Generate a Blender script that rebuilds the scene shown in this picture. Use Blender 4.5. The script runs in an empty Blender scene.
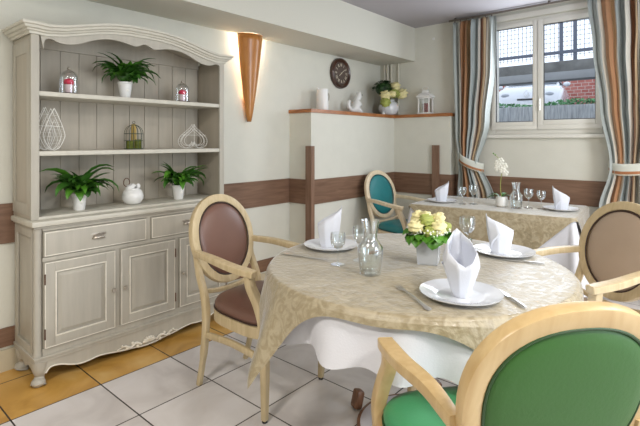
import bpy, bmesh, math, random
from mathutils import Vector, Matrix
random.seed(7)
PI=math.pi
sc=bpy.context.scene
col=sc.collection
def R(d): return math.radians(d)

# ------------------------------------------------------------------ materials
def newmat(name):
    m=bpy.data.materials.new(name); m.use_nodes=True
    nt=m.node_tree; b=nt.nodes['Principled BSDF']
    return m,nt,b
def s2l(c):
    return tuple((x/12.92 if x<=.04045 else ((x+.055)/1.055)**2.4) for x in [v/255 for v in c])+(1,)
def plain(name,c,rough=.5,metal=0,bump=0,bscale=60,var=0,vscale=8,spec=.5,sheen=0,stretch=None,coat=0):
    m,nt,b=newmat(name)
    b.inputs['Base Color'].default_value=s2l(c); b.inputs['Roughness'].default_value=rough
    b.inputs['Metallic'].default_value=metal; b.inputs['Specular IOR Level'].default_value=spec
    if sheen: b.inputs['Sheen Weight'].default_value=sheen
    if coat: b.inputs['Coat Weight'].default_value=coat; b.inputs['Coat Roughness'].default_value=.15
    tc=nt.nodes.new('ShaderNodeTexCoord')
    mp=nt.nodes.new('ShaderNodeMapping'); nt.links.new(tc.outputs['Object'],mp.inputs[0])
    if stretch: mp.inputs['Scale'].default_value=stretch
    if var:
        n=nt.nodes.new('ShaderNodeTexNoise'); n.inputs['Scale'].default_value=vscale; n.inputs['Detail'].default_value=5
        nt.links.new(mp.outputs[0],n.inputs['Vector'])
        r=nt.nodes.new('ShaderNodeMapRange'); r.inputs['From Min'].default_value=.3; r.inputs['From Max'].default_value=.7
        r.inputs['To Min'].default_value=1-var; r.inputs['To Max'].default_value=1+var
        nt.links.new(n.outputs[0],r.inputs[0])
        mx=nt.nodes.new('ShaderNodeMix'); mx.data_type='RGBA'; mx.blend_type='MULTIPLY'; mx.inputs[0].default_value=1
        mx.inputs[6].default_value=s2l(c); nt.links.new(r.outputs[0],mx.inputs[7]); nt.links.new(mx.outputs[2],b.inputs['Base Color'])
    if bump:
        n2=nt.nodes.new('ShaderNodeTexNoise'); n2.inputs['Scale'].default_value=bscale; n2.inputs['Detail'].default_value=4
        nt.links.new(mp.outputs[0],n2.inputs['Vector'])
        bp=nt.nodes.new('ShaderNodeBump'); bp.inputs['Strength'].default_value=bump; bp.inputs['Distance'].default_value=.01
        nt.links.new(n2.outputs[0],bp.inputs['Height']); nt.links.new(bp.outputs[0],b.inputs['Normal'])
    return m
def wood(name,c1,c2,rough=.4,scale=6,stretch=(8,8,.8),coat=0):
    m,nt,b=newmat(name)
    tc=nt.nodes.new('ShaderNodeTexCoord'); mp=nt.nodes.new('ShaderNodeMapping'); mp.inputs['Scale'].default_value=stretch
    nt.links.new(tc.outputs['Object'],mp.inputs[0])
    n=nt.nodes.new('ShaderNodeTexNoise'); n.inputs['Scale'].default_value=scale; n.inputs['Detail'].default_value=6; n.inputs['Distortion'].default_value=.6
    nt.links.new(mp.outputs[0],n.inputs['Vector'])
    cr=nt.nodes.new('ShaderNodeValToRGB'); cr.color_ramp.elements[0].position=.3; cr.color_ramp.elements[1].position=.7
    cr.color_ramp.elements[0].color=s2l(c1); cr.color_ramp.elements[1].color=s2l(c2)
    nt.links.new(n.outputs[0],cr.inputs[0]); nt.links.new(cr.outputs[0],b.inputs['Base Color'])
    b.inputs['Roughness'].default_value=rough
    if coat: b.inputs['Coat Weight'].default_value=coat
    return m
def glassy(name,tint=(252,254,254),refl=.17,edge=.45):
    m=bpy.data.materials.new(name); m.use_nodes=True; nt=m.node_tree; nt.nodes.clear()
    out=nt.nodes.new('ShaderNodeOutputMaterial'); tr=nt.nodes.new('ShaderNodeBsdfTransparent'); tr.inputs[0].default_value=s2l(tint)
    gl=nt.nodes.new('ShaderNodeBsdfGlossy'); gl.inputs['Roughness'].default_value=.03; gl.inputs[0].default_value=(.95,.97,1,1)
    lw=nt.nodes.new('ShaderNodeLayerWeight'); lw.inputs[0].default_value=edge
    r=nt.nodes.new('ShaderNodeMapRange'); r.inputs['To Min'].default_value=refl*.4; r.inputs['To Max'].default_value=min(1,refl*5)
    nt.links.new(lw.outputs['Facing'],r.inputs[0])
    mx=nt.nodes.new('ShaderNodeMixShader'); nt.links.new(r.outputs[0],mx.inputs[0]); nt.links.new(tr.outputs[0],mx.inputs[1]); nt.links.new(gl.outputs[0],mx.inputs[2])
    nt.links.new(mx.outputs[0],out.inputs[0]); return m

M={}
M['wall']=plain('wall_paint',(213,212,201),.85,bump=.12,bscale=90,var=.02)
M['soffit']=plain('soffit_paint',(208,206,194),.85,bump=.1,bscale=90)
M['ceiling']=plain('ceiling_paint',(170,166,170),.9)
M['band']=wood('dado_wood',(108,80,62),(134,104,84),.5,4,(.9,.9,12))
M['bandv']=wood('batten_wood',(114,86,68),(140,110,90),.5,4,(12,12,.9))
M['basebd']=plain('baseboard_tile',(196,186,162),.45,var=.04)
M['ledge']=wood('ledge_wood',(150,92,48),(176,116,68),.35,5,(2,2,10))
M['beech']=wood('beech',(184,164,126),(204,186,150),.38,4,(10,10,1.2))
M['beech_h']=wood('beech_warm',(178,148,100),(196,170,124),.36,3,(9,9,1.0))
M['beech_p']=wood('beech_pale',(214,196,164),(230,214,186),.4,4,(10,10,1.2))
M['brown_l']=plain('brown_leather',(112,80,68),.36,bump=.05,bscale=120,var=.05)
M['tan_l']=plain('tan_leather',(172,152,132),.42,bump=.05,bscale=120,var=.03)
M['green_l']=plain('green_vinyl',(50,92,38),.5,spec=.3,bump=.05,bscale=120,var=.03)
M['green_s']=plain('green_vinyl_seat',(62,138,92),.38,bump=.05,bscale=120,var=.03)
M['teal_l']=plain('teal_vinyl',(36,122,126),.42,bump=.05,bscale=120,var=.04)
M['welt_d']=plain('dark_welt',(58,38,30),.5)
M['welt_g']=plain('green_welt',(34,66,28),.5)
M['welt_t']=plain('teal_welt',(20,76,84),.5)
M['blackr']=plain('black_rubber',(24,22,22),.6)
M['paint']=plain('greige_paint',(178,173,161),.55,bump=.06,bscale=60,var=.06,vscale=5,stretch=(6,6,.7))
M['paint_in']=plain('greige_paint_inner',(176,168,154),.6,var=.06,vscale=5,stretch=(6,6,.7))
M['paint_lt']=plain('worn_pale_edge',(228,223,210),.55,var=.08,vscale=30)
M['paint_top']=plain('pale_cornice_paint',(198,194,181),.5,var=.05,vscale=20)
M['pewter']=plain('pewter',(188,180,168),.32,metal=.8)
M['hinge']=plain('rusty_hinge',(92,58,40),.5,metal=.5)
M['white']=plain('white_ceramic',(232,232,230),.25)
M['porc']=plain('porcelain',(222,225,230),.12,coat=.5)
M['napkin']=plain('napkin_cloth',(212,215,224),.8,bump=.1,bscale=200)
M['wcloth']=plain('white_tablecloth',(208,208,213),.8,bump=.08,bscale=160)
M['steel']=plain('cutlery_steel',(214,212,208),.3,metal=.85)
M['glass']=glassy('clear_glass')
M['pane']=glassy('window_glass',(250,252,255),.03,.3)
M['leaf']=plain('leaf_green',(58,104,36),.4,var=.35,vscale=14)
M['leaf_l']=plain('leaf_bright',(78,132,38),.4,var=.25,vscale=14)
M['leaf_d']=plain('leaf_dark',(32,62,24),.45,var=.3,vscale=14)
M['rose']=plain('rose_cream',(226,216,162),.6,var=.08,vscale=40)
M['rose_g']=plain('bud_green',(158,166,84),.6,var=.1,vscale=40)
M['filler']=plain('gypsophila_white',(238,238,228),.7)
M['soil']=plain('soil',(44,34,26),.9)
M['red']=plain('red_petal',(220,24,72),.5)
M['pinkw']=plain('pale_pink_wax',(224,200,204),.5)
M['dkbase']=plain('dark_stained_base',(46,30,26),.4)
M['wire_w']=plain('white_wire',(240,238,232),.5)
M['wire_g']=plain('verdigris_wire',(58,74,62),.5,metal=.4)
M['moss']=plain('moss_wax',(96,104,36),.9,bump=.6,bscale=180,var=.3,vscale=60)
M['waxy']=plain('ochre_wax',(176,150,84),.6)
M['pvc']=plain('white_pvc_frame',(222,220,212),.35)
M['pipe']=plain('painted_pipe',(206,202,188),.5)
M['clockw']=wood('clock_wood',(48,28,20),(74,42,28),.3,5,(3,3,3),coat=.4)
M['clockf']=plain('clock_face',(86,72,64),.5,var=.12,vscale=12)
M['clocki']=plain('clock_ivory',(214,204,184),.5)
M['sconce']=wood('sconce_wood',(168,106,44),(190,128,62),.35,5,(8,8,1),coat=.3)
M['rodm']=plain('curtain_rail',(120,112,104),.4,metal=.6)
M['grey_base']=plain('grey_metal_base',(206,206,218),.35)
M['brownb']=wood('brown_foot_wood',(104,70,50),(134,94,68),.4)
M['concrete']=plain('concrete',(112,112,110),.9,var=.3,vscale=5,bump=.3,bscale=20)
M['concrete2']=plain('concrete_smooth',(146,148,150),.9,var=.1,vscale=4)
M['asphalt']=plain('asphalt',(120,120,122),.9,var=.1)
M['fence']=plain('galvanised_mesh',(92,98,112),.5,metal=.3)
M['carp']=plain('silver_car_paint',(206,210,216),.25,metal=.2,coat=.6)
M['carg']=plain('dark_car_glass',(120,130,140),.08)
M['blackp']=plain('black_plastic',(30,32,36),.4)
M['lamp_l']=plain('headlight',(150,156,164),.15)
M['hedge']=plain('hedge_leaf',(84,140,92),.6,var=.3,vscale=10)
M['timber']=plain('grey_timber',(160,164,166),.85,var=.35,vscale=6,stretch=(14,14,1))
M['redglass']=plain('red_candle',(150,24,30),.4)
M['clear']=M['glass']

# brick
m,nt,b=newmat('brick'); tc=nt.nodes.new('ShaderNodeTexCoord'); mp=nt.nodes.new('ShaderNodeMapping'); mp.inputs['Rotation'].default_value=(R(90),0,0)
nt.links.new(tc.outputs['Object'],mp.inputs[0]); br=nt.nodes.new('ShaderNodeTexBrick'); br.inputs['Scale'].default_value=2.2
br.inputs['Color1'].default_value=s2l((160,92,84)); br.inputs['Color2'].default_value=s2l((178,112,102)); br.inputs['Mortar'].default_value=s2l((190,176,168))
nt.links.new(mp.outputs[0],br.inputs['Vector']); nt.links.new(br.outputs[0],b.inputs['Base Color']); b.inputs['Roughness'].default_value=.9; M['brick']=m

# floor tiles: .413 m grid, an ochre strip of tiles along the left wall
def floor_mat():
    m,nt,b=newmat('floor_tiles'); N=nt.nodes; L=nt.links
    tc=N.new('ShaderNodeTexCoord'); sp=N.new('ShaderNodeSeparateXYZ'); L.new(tc.outputs['Object'],sp.inputs[0])
    def mth(op,a,bb=None):
        n=N.new('ShaderNodeMath'); n.operation=op
        for i,v in enumerate((a,bb)):
            if v is None: continue
            if isinstance(v,(int,float)): n.inputs[i].default_value=v
            else: L.new(v,n.inputs[i])
        return n.outputs[0]
    S=.4115
    u=mth('DIVIDE',mth('SUBTRACT',sp.outputs[0],.568-S*10),S); v=mth('DIVIDE',mth('SUBTRACT',sp.outputs[1],.662-S*20),S)
    fu=mth('FRACT',u); fv=mth('FRACT',v)
    def edge(f): return mth('LESS_THAN',mth('MINIMUM',f,mth('SUBTRACT',1,f)),.0085)
    g=mth('MAXIMUM',edge(fu),edge(fv))
    idx=mth('ADD',mth('MULTIPLY',mth('FLOOR',u),7.31),mth('MULTIPLY',mth('FLOOR',v),3.17))
    wn=N.new('ShaderNodeTexWhiteNoise'); wn.noise_dimensions='1D'; L.new(idx,wn.inputs['W'])
    cx=N.new('ShaderNodeCombineXYZ'); L.new(sp.outputs[0],cx.inputs[0]); L.new(sp.outputs[1],cx.inputs[1]); L.new(mth('MULTIPLY',wn.outputs[0],9),cx.inputs[2])
    def cloud(c1,c2,c3,scale):
        n=N.new('ShaderNodeTexNoise'); n.inputs['Scale'].default_value=scale; n.inputs['Detail'].default_value=7; n.inputs['Distortion'].default_value=.8
        L.new(cx.outputs[0],n.inputs['Vector']); r=N.new('ShaderNodeValToRGB'); r.color_ramp.elements[0].position=.3; r.color_ramp.elements[1].position=.72
        e=r.color_ramp.elements.new(.5); r.color_ramp.elements[0].color=s2l(c1); e.color=s2l(c2); r.color_ramp.elements[-1].color=s2l(c3)
        L.new(n.outputs[0],r.inputs[0]); return r.outputs[0]
    pale=cloud((196,190,188),(214,209,207),(226,222,222),3.5)
    och=cloud((180,134,62),(204,158,82),(216,178,110),4)
    isoch=mth('LESS_THAN',sp.outputs[0],.568)
    mx=N.new('ShaderNodeMix'); mx.data_type='RGBA'; L.new(isoch,mx.inputs[0]); L.new(pale,mx.inputs[6]); L.new(och,mx.inputs[7])
    mg=N.new('ShaderNodeMix'); mg.data_type='RGBA'; L.new(g,mg.inputs[0]); L.new(mx.outputs[2],mg.inputs[6]); mg.inputs[7].default_value=s2l((48,40,36))
    L.new(mg.outputs[2],b.inputs['Base Color'])
    b.inputs['Roughness'].default_value=.3
    inv=mth('SUBTRACT',1,g); bp=N.new('ShaderNodeBump'); bp.inputs['Strength'].default_value=.4; bp.inputs['Distance'].default_value=.004; L.new(inv,bp.inputs['Height']); L.new(bp.outputs[0],b.inputs['Normal'])
    return m
M['floor']=floor_mat()

# beige damask overlay
def damask():
    m,nt,b=newmat('beige_damask'); N=nt.nodes; L=nt.links
    tc=N.new('ShaderNodeTexCoord'); 
    n=N.new('ShaderNodeTexNoise'); n.inputs['Scale'].default_value=16; n.inputs['Detail'].default_value=3; n.inputs['Distortion'].default_value=2.5
    L.new(tc.outputs['Object'],n.inputs['Vector']); r=N.new('ShaderNodeValToRGB'); r.color_ramp.elements[0].position=.42; r.color_ramp.elements[1].position=.58
    r.color_ramp.elements[0].color=s2l((148,134,104)); r.color_ramp.elements[1].color=s2l((168,155,127)); L.new(n.outputs[0],r.inputs[0]); L.new(r.outputs[0],b.inputs['Base Color'])
    rr=N.new('ShaderNodeMapRange'); rr.inputs['From Min'].default_value=.4; rr.inputs['From Max'].default_value=.6; rr.inputs['To Min'].default_value=.32; rr.inputs['To Max'].default_value=.58
    L.new(n.outputs[0],rr.inputs[0]); L.new(rr.outputs[0],b.inputs['Roughness'])
    b.inputs['Specular IOR Level'].default_value=.8; b.inputs['Sheen Weight'].default_value=1.0; b.inputs['Sheen Roughness'].default_value=.3; b.inputs['Sheen Tint'].default_value=(.92,.95,1,1); b.inputs['Coat Weight'].default_value=.10; b.inputs['Coat Roughness'].default_value=.35
    n2=N.new('ShaderNodeTexNoise'); n2.inputs['Scale'].default_value=38; n2.inputs['Detail'].default_value=5; L.new(tc.outputs['Object'],n2.inputs['Vector'])
    bp=N.new('ShaderNodeBump'); bp.inputs['Strength'].default_value=.7; bp.inputs['Distance'].default_value=.007; L.new(n2.outputs[0],bp.inputs['Height']); L.new(bp.outputs[0],b.inputs['Normal'])
    return m
M['damask']=damask()

def stripes(rep,name):
    m,nt,b=newmat(name); N=nt.nodes; L=nt.links
    uv=N.new('ShaderNodeUVMap'); sp=N.new('ShaderNodeSeparateXYZ'); L.new(uv.outputs[0],sp.inputs[0])
    mu=N.new('ShaderNodeMath'); mu.operation='MULTIPLY'; mu.inputs[1].default_value=rep; L.new(sp.outputs[0],mu.inputs[0])
    fr=N.new('ShaderNodeMath'); fr.operation='FRACT'; L.new(mu.outputs[0],fr.inputs[0])
    r=N.new('ShaderNodeValToRGB'); r.color_ramp.interpolation='CONSTANT'
    st=[(0,(160,166,163)),(.20,(204,198,184)),(.25,(96,78,70)),(.263,(164,120,84)),(.44,(182,150,112)),(.50,(192,186,172)),(.55,(160,168,167)),(.74,(206,202,192)),(.79,(98,78,70)),(.803,(158,110,78)),(.88,(184,158,124)),(.95,(112,94,82)),(.96,(196,192,180))]
    r.color_ramp.elements[0].color=s2l(st[0][1]); r.color_ramp.elements[1].position=st[1][0]; r.color_ramp.elements[1].color=s2l(st[1][1])
    for p,c in st[2:]:
        e=r.color_ramp.elements.new(p); e.color=s2l(c)
    L.new(fr.outputs[0],r.inputs[0]); L.new(r.outputs[0],b.inputs['Base Color']); b.inputs['Roughness'].default_value=.6; b.inputs['Sheen Weight'].default_value=.2
    return m
M['curtain']=stripes(1,'striped_curtain')
def tie_mat():
    m,nt,b=newmat('striped_tie'); N=nt.nodes; L=nt.links
    uv=N.new('ShaderNodeUVMap'); sp=N.new('ShaderNodeSeparateXYZ'); L.new(uv.outputs[0],sp.inputs[0])
    r=N.new('ShaderNodeValToRGB'); r.color_ramp.interpolation='CONSTANT'
    r.color_ramp.elements[0].color=s2l((220,214,198)); r.color_ramp.elements[1].position=.12; r.color_ramp.elements[1].color=s2l((168,112,74))
    e=r.color_ramp.elements.new(.36); e.color=s2l((200,202,192))
    L.new(sp.outputs[1],r.inputs[0]); L.new(r.outputs[0],b.inputs['Base Color']); b.inputs['Roughness'].default_value=.6; return m
M['tie']=tie_mat()
def emis(name,c,s):
    m,nt,b=newmat(name); b.inputs['Base Color'].default_value=s2l(c); b.inputs['Emission Color'].default_value=s2l(c); b.inputs['Emission Strength'].default_value=s; return m
M['bulb']=emis('lamp_glow',(255,246,220),22)
M['lampdisc']=emis('lamp_diffuser',(255,246,232),4)

# ------------------------------------------------------------------ mesh helpers
class MB:
    def __init__(s): s.v=[]; s.f=[]; s.uv=None
    def add(s,vs,fs):
        k=len(s.v); s.v+= [Vector(v) for v in vs]; s.f+=[[i+k for i in f] for f in fs]; return s
    def box(s,c,d,bev=0,rot=None):
        hx,hy,hz=[x/2 for x in d]; b=min(bev,hx*.95,hy*.95,hz*.95)
        if b<=0:
            vs=[(x,y,z) for x in (-hx,hx) for y in (-hy,hy) for z in (-hz,hz)]
            fs=[(0,1,3,2),(4,6,7,5),(0,4,5,1),(2,3,7,6),(0,2,6,4),(1,5,7,3)]
        else:
            bm=bmesh.new(); bmesh.ops.create_cube(bm,size=1)
            for v in bm.verts: v.co=Vector((v.co.x*2*hx,v.co.y*2*hy,v.co.z*2*hz))
            bmesh.ops.bevel(bm,geom=bm.edges[:],offset=b,segments=2,affect='EDGES',profile=.6)
            bm.verts.index_update(); vs=[v.co.copy() for v in bm.verts]; fs=[[v.index for v in f.verts] for f in bm.faces]; bm.free()
        vs=[Vector(v) for v in vs]
        if rot is not None: vs=[rot@v for v in vs]
        return s.add([v+Vector(c) for v in vs],fs)
    def bb(s,a,b,bev=0):   # box from two corners
        return s.box([(a[i]+b[i])/2 for i in range(3)],[abs(b[i]-a[i]) for i in range(3)],bev)
    def loft(s,rings,closed=True,cap0=True,cap1=True,loop=False):
        n=len(rings[0]); vs=[p for r in rings for p in r]; fs=[]
        m=len(rings)
        for i in range(m if loop else m-1):
            j=(i+1)%m
            for k in range(n if closed else n-1):
                l=(k+1)%n; fs.append((i*n+k,i*n+l,j*n+l,j*n+k))
        if closed and not loop:
            if cap0: fs.append(list(range(n))[::-1])
            if cap1: fs.append([(m-1)*n+k for k in range(n)])
        return s.add(vs,fs)
    def lathe(s,prof,c=(0,0,0),n=24,cap0=True,cap1=True):
        c=Vector(c); return s.loft([[c+Vector((r*math.cos(2*PI*k/n),r*math.sin(2*PI*k/n),z)) for k in range(n)] for r,z in prof],cap0=cap0,cap1=cap1)
    def sweep(s,pts,size,n=8,closed=False,up=None,p=2.0):
        pts=[Vector(q) for q in pts]; m=len(pts)
        if not isinstance(size,list): size=[size]*m
        rings=[]; prev=None
        for i,q in enumerate(pts):
            a=pts[(i-1)%m] if (closed or i>0) else q; b=pts[(i+1)%m] if (closed or i<m-1) else q
            t=(b-a).normalized()
            if up is not None:
                u=Vector(up)
            else:
                if prev is None: prev=Vector((0,0,1)) if abs(t.z)<.9 else Vector((0,1,0))
                u=prev
            sd=t.cross(u)
            if sd.length<1e-5: sd=t.cross(Vector((1,.3,0)))
            sd.normalize(); uu=sd.cross(t).normalized(); prev=uu
            w,h=size[i] if isinstance(size[i],(tuple,list)) else (size[i],size[i])
            ring=[]
            for k in range(n):
                a_=2*PI*(k+.5)/n; ca,sa=math.cos(a_),math.sin(a_)
                e=2/p
                ring.append(q+sd*(w/2*math.copysign(abs(ca)**e,ca))+uu*(h/2*math.copysign(abs(sa)**e,sa)))
            rings.append(ring)
        return s.loft(rings,loop=closed)
    def ball(s,c,r,n=12,sc_=(1,1,1),rot=None):
        c=Vector(c); rings=[]
        for i in range(n//2+1):
            th=PI*i/(n//2); th=max(.06,min(PI-.06,th))
            rg=[]
            for k in range(n):
                v=Vector((math.sin(th)*math.cos(2*PI*k/n)*sc_[0],math.sin(th)*math.sin(2*PI*k/n)*sc_[1],-math.cos(th)*sc_[2]))*r
                if rot is not None: v=rot@v
                rg.append(c+v)
            rings.append(rg)
        return s.loft(rings)
    def prism(s,poly,plane,a,b):   # poly of 2D points; plane 'yz' extruded along x from a to b etc.
        def mk(p,h):
            if plane=='yz': return (h,p[0],p[1])
            if plane=='xz': return (p[0],h,p[1])
            return (p[0],p[1],h)
        n=len(poly); vs=[mk(p,a) for p in poly]+[mk(p,b) for p in poly]
        fs=[[i,(i+1)%n,(i+1)%n+n,i+n] for i in range(n)]+[list(range(n))[::-1],list(range(n,2*n))]
        return s.add(vs,fs)
    def xf(s,mat,k0=0):
        for i in range(k0,len(s.v)): s.v[i]=mat@s.v[i]
        return s
    def build(s,name,mat,parent=None,smooth=True,loc=None,ang=.7,solid=0,sub=0):
        me=bpy.data.meshes.new(name); me.from_pydata([tuple(v) for v in s.v],[],s.f)
        bm=bmesh.new(); bm.from_mesh(me)
        if not s.uv: bmesh.ops.recalc_face_normals(bm,faces=bm.faces[:])
        bm.to_mesh(me); bm.free()
        if s.uv:
            l=me.uv_layers.new(name='UVMap')
            for lp in me.loops: l.data[lp.index].uv=s.uv[lp.vertex_index]
        if smooth:
            me.polygons.foreach_set('use_smooth',[True]*len(me.polygons)); me.set_sharp_from_angle(angle=ang)
        me.materials.append(mat)
        o=bpy.data.objects.new(name,me); col.objects.link(o)
        if loc: o.location=loc
        if parent: o.parent=parent
        if sub:
            q=o.modifiers.new('sub','SUBSURF'); q.levels=sub; q.render_levels=sub
        if solid:
            q=o.modifiers.new('solid','SOLIDIFY'); q.thickness=solid; q.offset=-1
        return o
def tag(o,label=None,cat=None,group=None,kind=None):
    if label: o['label']=label
    if cat: o['category']=cat
    if group: o['group']=group
    if kind: o['kind']=kind
    return o
def empty(name,loc,rz=0,label=None,cat=None,group=None):
    o=bpy.data.objects.new(name,None); col.objects.link(o); o.empty_display_size=.1
    o.location=loc; o.rotation_euler=(0,0,rz); tag(o,label,cat,group); return o
def copy_tree(o,parent=None):
    c=o.copy(); col.objects.link(c)
    if parent: c.parent=parent
    for ch in list(o.children): copy_tree(ch,c)
    return c
def dup(o,loc,rz=0,label=None,group=None):
    c=copy_tree(o); c.location=loc; c.rotation_euler=(0,0,rz)
    if label: c['label']=label
    if group: c['group']=group
    return c
def struct(name,mb,mat,smooth=False): return tag(mb.build(name,mat,smooth=smooth),kind='structure')
def bez(pts,n=8):  # catmull-rom through points
    P=[Vector(p) for p in pts]; out=[]
    for i in range(len(P)-1):
        p0=P[max(i-1,0)];p1=P[i];p2=P[i+1];p3=P[min(i+2,len(P)-1)]
        for k in range(n):
            t=k/n; out.append(.5*((2*p1)+(-p0+p2)*t+(2*p0-5*p1+4*p2-p3)*t*t+(-p0+3*p1-3*p2+p3)*t**3))
    out.append(P[-1]); return out

# ------------------------------------------------------------------ room
XR,YB,YW,ZC=5.6,-2.6,4.62,2.575
struct('floor',MB().bb((-.15,YB-.15,-.1),(XR+.15,YW+.23,0)),M['floor'])
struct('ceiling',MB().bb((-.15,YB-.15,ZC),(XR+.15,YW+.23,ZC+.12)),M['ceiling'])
struct('wall_left',MB().bb((-.15,YB,0),(0,YW,ZC)),M['wall'])
struct('wall_back',MB().bb((-.15,YB-.15,0),(XR+.15,YB,ZC)),M['wall'])
# right wall with a wide window opening (outside the frame) that lets daylight in
w=MB(); w.bb((XR,YB,0),(XR+.15,.3,ZC)); w.bb((XR,.3,0),(XR+.15,3.3,.95)); w.bb((XR,.3,2.3),(XR+.15,3.3,ZC)); w.bb((XR,3.3,0),(XR+.15,YW,ZC))
struct('wall_right',w,M['wall'])
# window wall, opening X 1.33..2.34, Z 1.36..2.47
wx0,wx1,wz0,wz1=1.33,2.345,1.36,2.478
w=MB(); w.bb((-.15,YW,0),(wx0,YW+.23,ZC)); w.bb((wx1,YW,0),(XR+.15,YW+.23,ZC)); w.bb((wx0,YW,0),(wx1,YW+.23,wz0)); w.bb((wx0,YW,wz1),(wx1,YW+.23,ZC))
struct('wall_window',w,M['wall'])
# boxed beam along the left wall under the ceiling
struct('trim_1',MB().bb((0,YB,2.197),(.469,YW,ZC)),M['soffit'])
# half-height boxed walls with ledge
HX,HY0,HY1,HE=.274,3.073,4.489,.955
struct('wall_half_left',MB().bb((0,HY0,0),(HX,YW,1.555)),M['wall'])
struct('wall_half_window',MB().bb((HX,HY1,0),(HE,YW,1.555)),M['wall'])
lg=MB(); lg.prism([(0,HY0-.012),(HX+.014,HY0-.012),(HX+.014,HY1-.014),(HE+.012,HY1-.014),(HE+.012,YW),(0,YW)],'xy',1.555,1.588)
struct('trim_2',lg,M['ledge'])
# dado bands (z .715-.945), lower band (.135-.237), baseboard
BZ0,BZ1,bt=.718,.943,.012
def bandset(nm,z0,z1,t,mat):
    q=MB()
    q.bb((0,YB,z0),(t,.80 if False else HY0,z1)); q.bb((t,HY0-t,z0),(HX+t,HY0,z1)); q.bb((HX,HY0,z0),(HX+t,HY1,z1)); q.bb((HX+t,HY1-t,z0),(HE+t,HY1,z1)); q.bb((HE,HY1,z0),(HE+t,YW,z1)); q.bb((HE+t,YW-t,z0),(XR,YW,z1))
    return struct(nm,q,mat)
bandset('trim_3',BZ0,BZ1,bt,M['band'])
bandset('trim_4',.135,.24,bt,M['band'])
bandset('baseboard_left',0,.12,.02,M['basebd'])
# corner guard and batten
q=MB(); q.prism([(HX-.045,HY0-.014),(HX-.045,HY0-.026),(HX+.026,HY0-.026),(HX+.026,HY0+.02),(HX+.014,HY0+.02),(HX+.014,HY0-.014)],'xy',0,1.25)
struct('trim_5',q,M['bandv'])
struct('trim_6',MB().bb((.76,HY1-.03,0),(.84,HY1-.0125,1.25)),M['bandv'])
# small pipe stubs in the corner
for i,(x,y,r) in enumerate([(.075,4.602,.012),(.118,4.602,.013),(.168,4.602,.012),(.262,4.604,.010)]):
    pp=MB().lathe([(r,1.589),(r,2.196)],(x,y,0),12); pp.lathe([(r*1.5,2.12),(r*1.5,2.14)],(x,y,0),12)
    tag(pp.build('heating_pipe',M['pipe']),'cream vertical pipe in the corner above the ledge, '+['leftmost of the four','second of the four from the left','third of the four from the left','rightmost of the four'][i],'pipe','vertical pipes in the corner')
tag(MB().lathe([(.014,0),(.014,.008)],(0,0,0),12).xf(Matrix.Translation((.70,YW,2.42))@Matrix.Rotation(R(90),4,'X')).build('wall_plug',M['white']),'tiny white round wall plug between the ceiling beam and the left curtain','fitting')

# ------------------------------------------------------------------ window
win=empty('window_1',((wx0+wx1)/2,YW,wz0)); tag(win,kind='structure')
def wl(mb): return mb.xf(Matrix.Translation((-(wx0+wx1)/2,-YW,-wz0)))
F0,F1=YW+.01,YW+.08
fr=MB()
fr.bb((wx0,F0,wz0),(wx0+.045,F1,wz1),.006); fr.bb((wx1-.045,F0,wz0),(wx1,F1,wz1),.006)
fr.bb((wx0+.045,F0,wz0),(wx1-.045,F1,wz0+.055),.006); fr.bb((wx0+.045,F0,wz1-.06),(wx1-.045,F1,wz1),.006)
wl(fr).build('window_frame',M['pvc'],win)
def sash(x0,x1,z0,z1,nm,frm):
    q=MB(); y0,y1=YW-.012,YW+.05; t=frm; z0b=z0; z0=z0+.038; q.bb((x0,y0,z0b),(x1,y1,z0+.001),.004)
    q.bb((x0,y0,z0),(x0+t,y1,z1),.006); q.bb((x1-t,y0,z0),(x1,y1,z1),.006); q.bb((x0+t,y0,z0),(x1-t,y1,z0+t),.006); q.bb((x0+t,y0,z1-t),(x1-t,y1,z1),.006)
    s=wl(q).build(nm,M['pvc'],win)
    g=MB().bb((x0+t,YW+.02,z0+t),(x1-t,YW+.024,z1-t)); wl(g).build('glass_pane',M['pane'],s)
    k=MB()
    for (a,b) in (((x0+t,z0+t),(x0+t+.006,z1-t)),((x1-t-.006,z0+t),(x1-t,z1-t)),((x0+t,z0+t),(x1-t,z0+t+.006)),((x0+t,z1-t-.006),(x1-t,z1-t))):
        k.bb((a[0],YW+.008,a[1]),(b[0],YW+.019,b[1]))
    wl(k).build('rubber_seal',M['blackr'],s)
    return s
sash(wx0+.008,1.768,wz0+.045,wz1-.036,'sash',.038)
s2=sash(1.772,wx1-.045,wz0+.045,wz1-.036,'sash',.050)
hd=MB().bb((1.786,YW-.018,1.60),(1.808,YW-.013,1.72),.002); hd.bb((1.79,YW-.04,1.585),(1.804,YW-.019,1.69),.004)
wl(hd).build('window_handle',M['pvc'],win)
# inner sill and lintel board
q=MB(); q.bb((1.28,YW-.035,1.325),(2.40,YW,1.358),.004); struct('trim_7',q,M['pvc'])
struct('trim_8',MB().bb((1.30,YW-.02,2.48),(2.44,YW,2.535),.004),M['pvc'])

# curtain rail
rl=MB().bb((.93,YW-.115,2.543),(2.9,YW-.095,2.56),.003)
for x in (1.0,1.9,2.8): rl.bb((x-.01,YW-.115,2.56),(x+.01,YW-.10,2.5745))
tag(rl.build('curtain_rail',M['rodm']),'thin dark metal curtain rail under the ceiling above the window','curtain rail')

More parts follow.
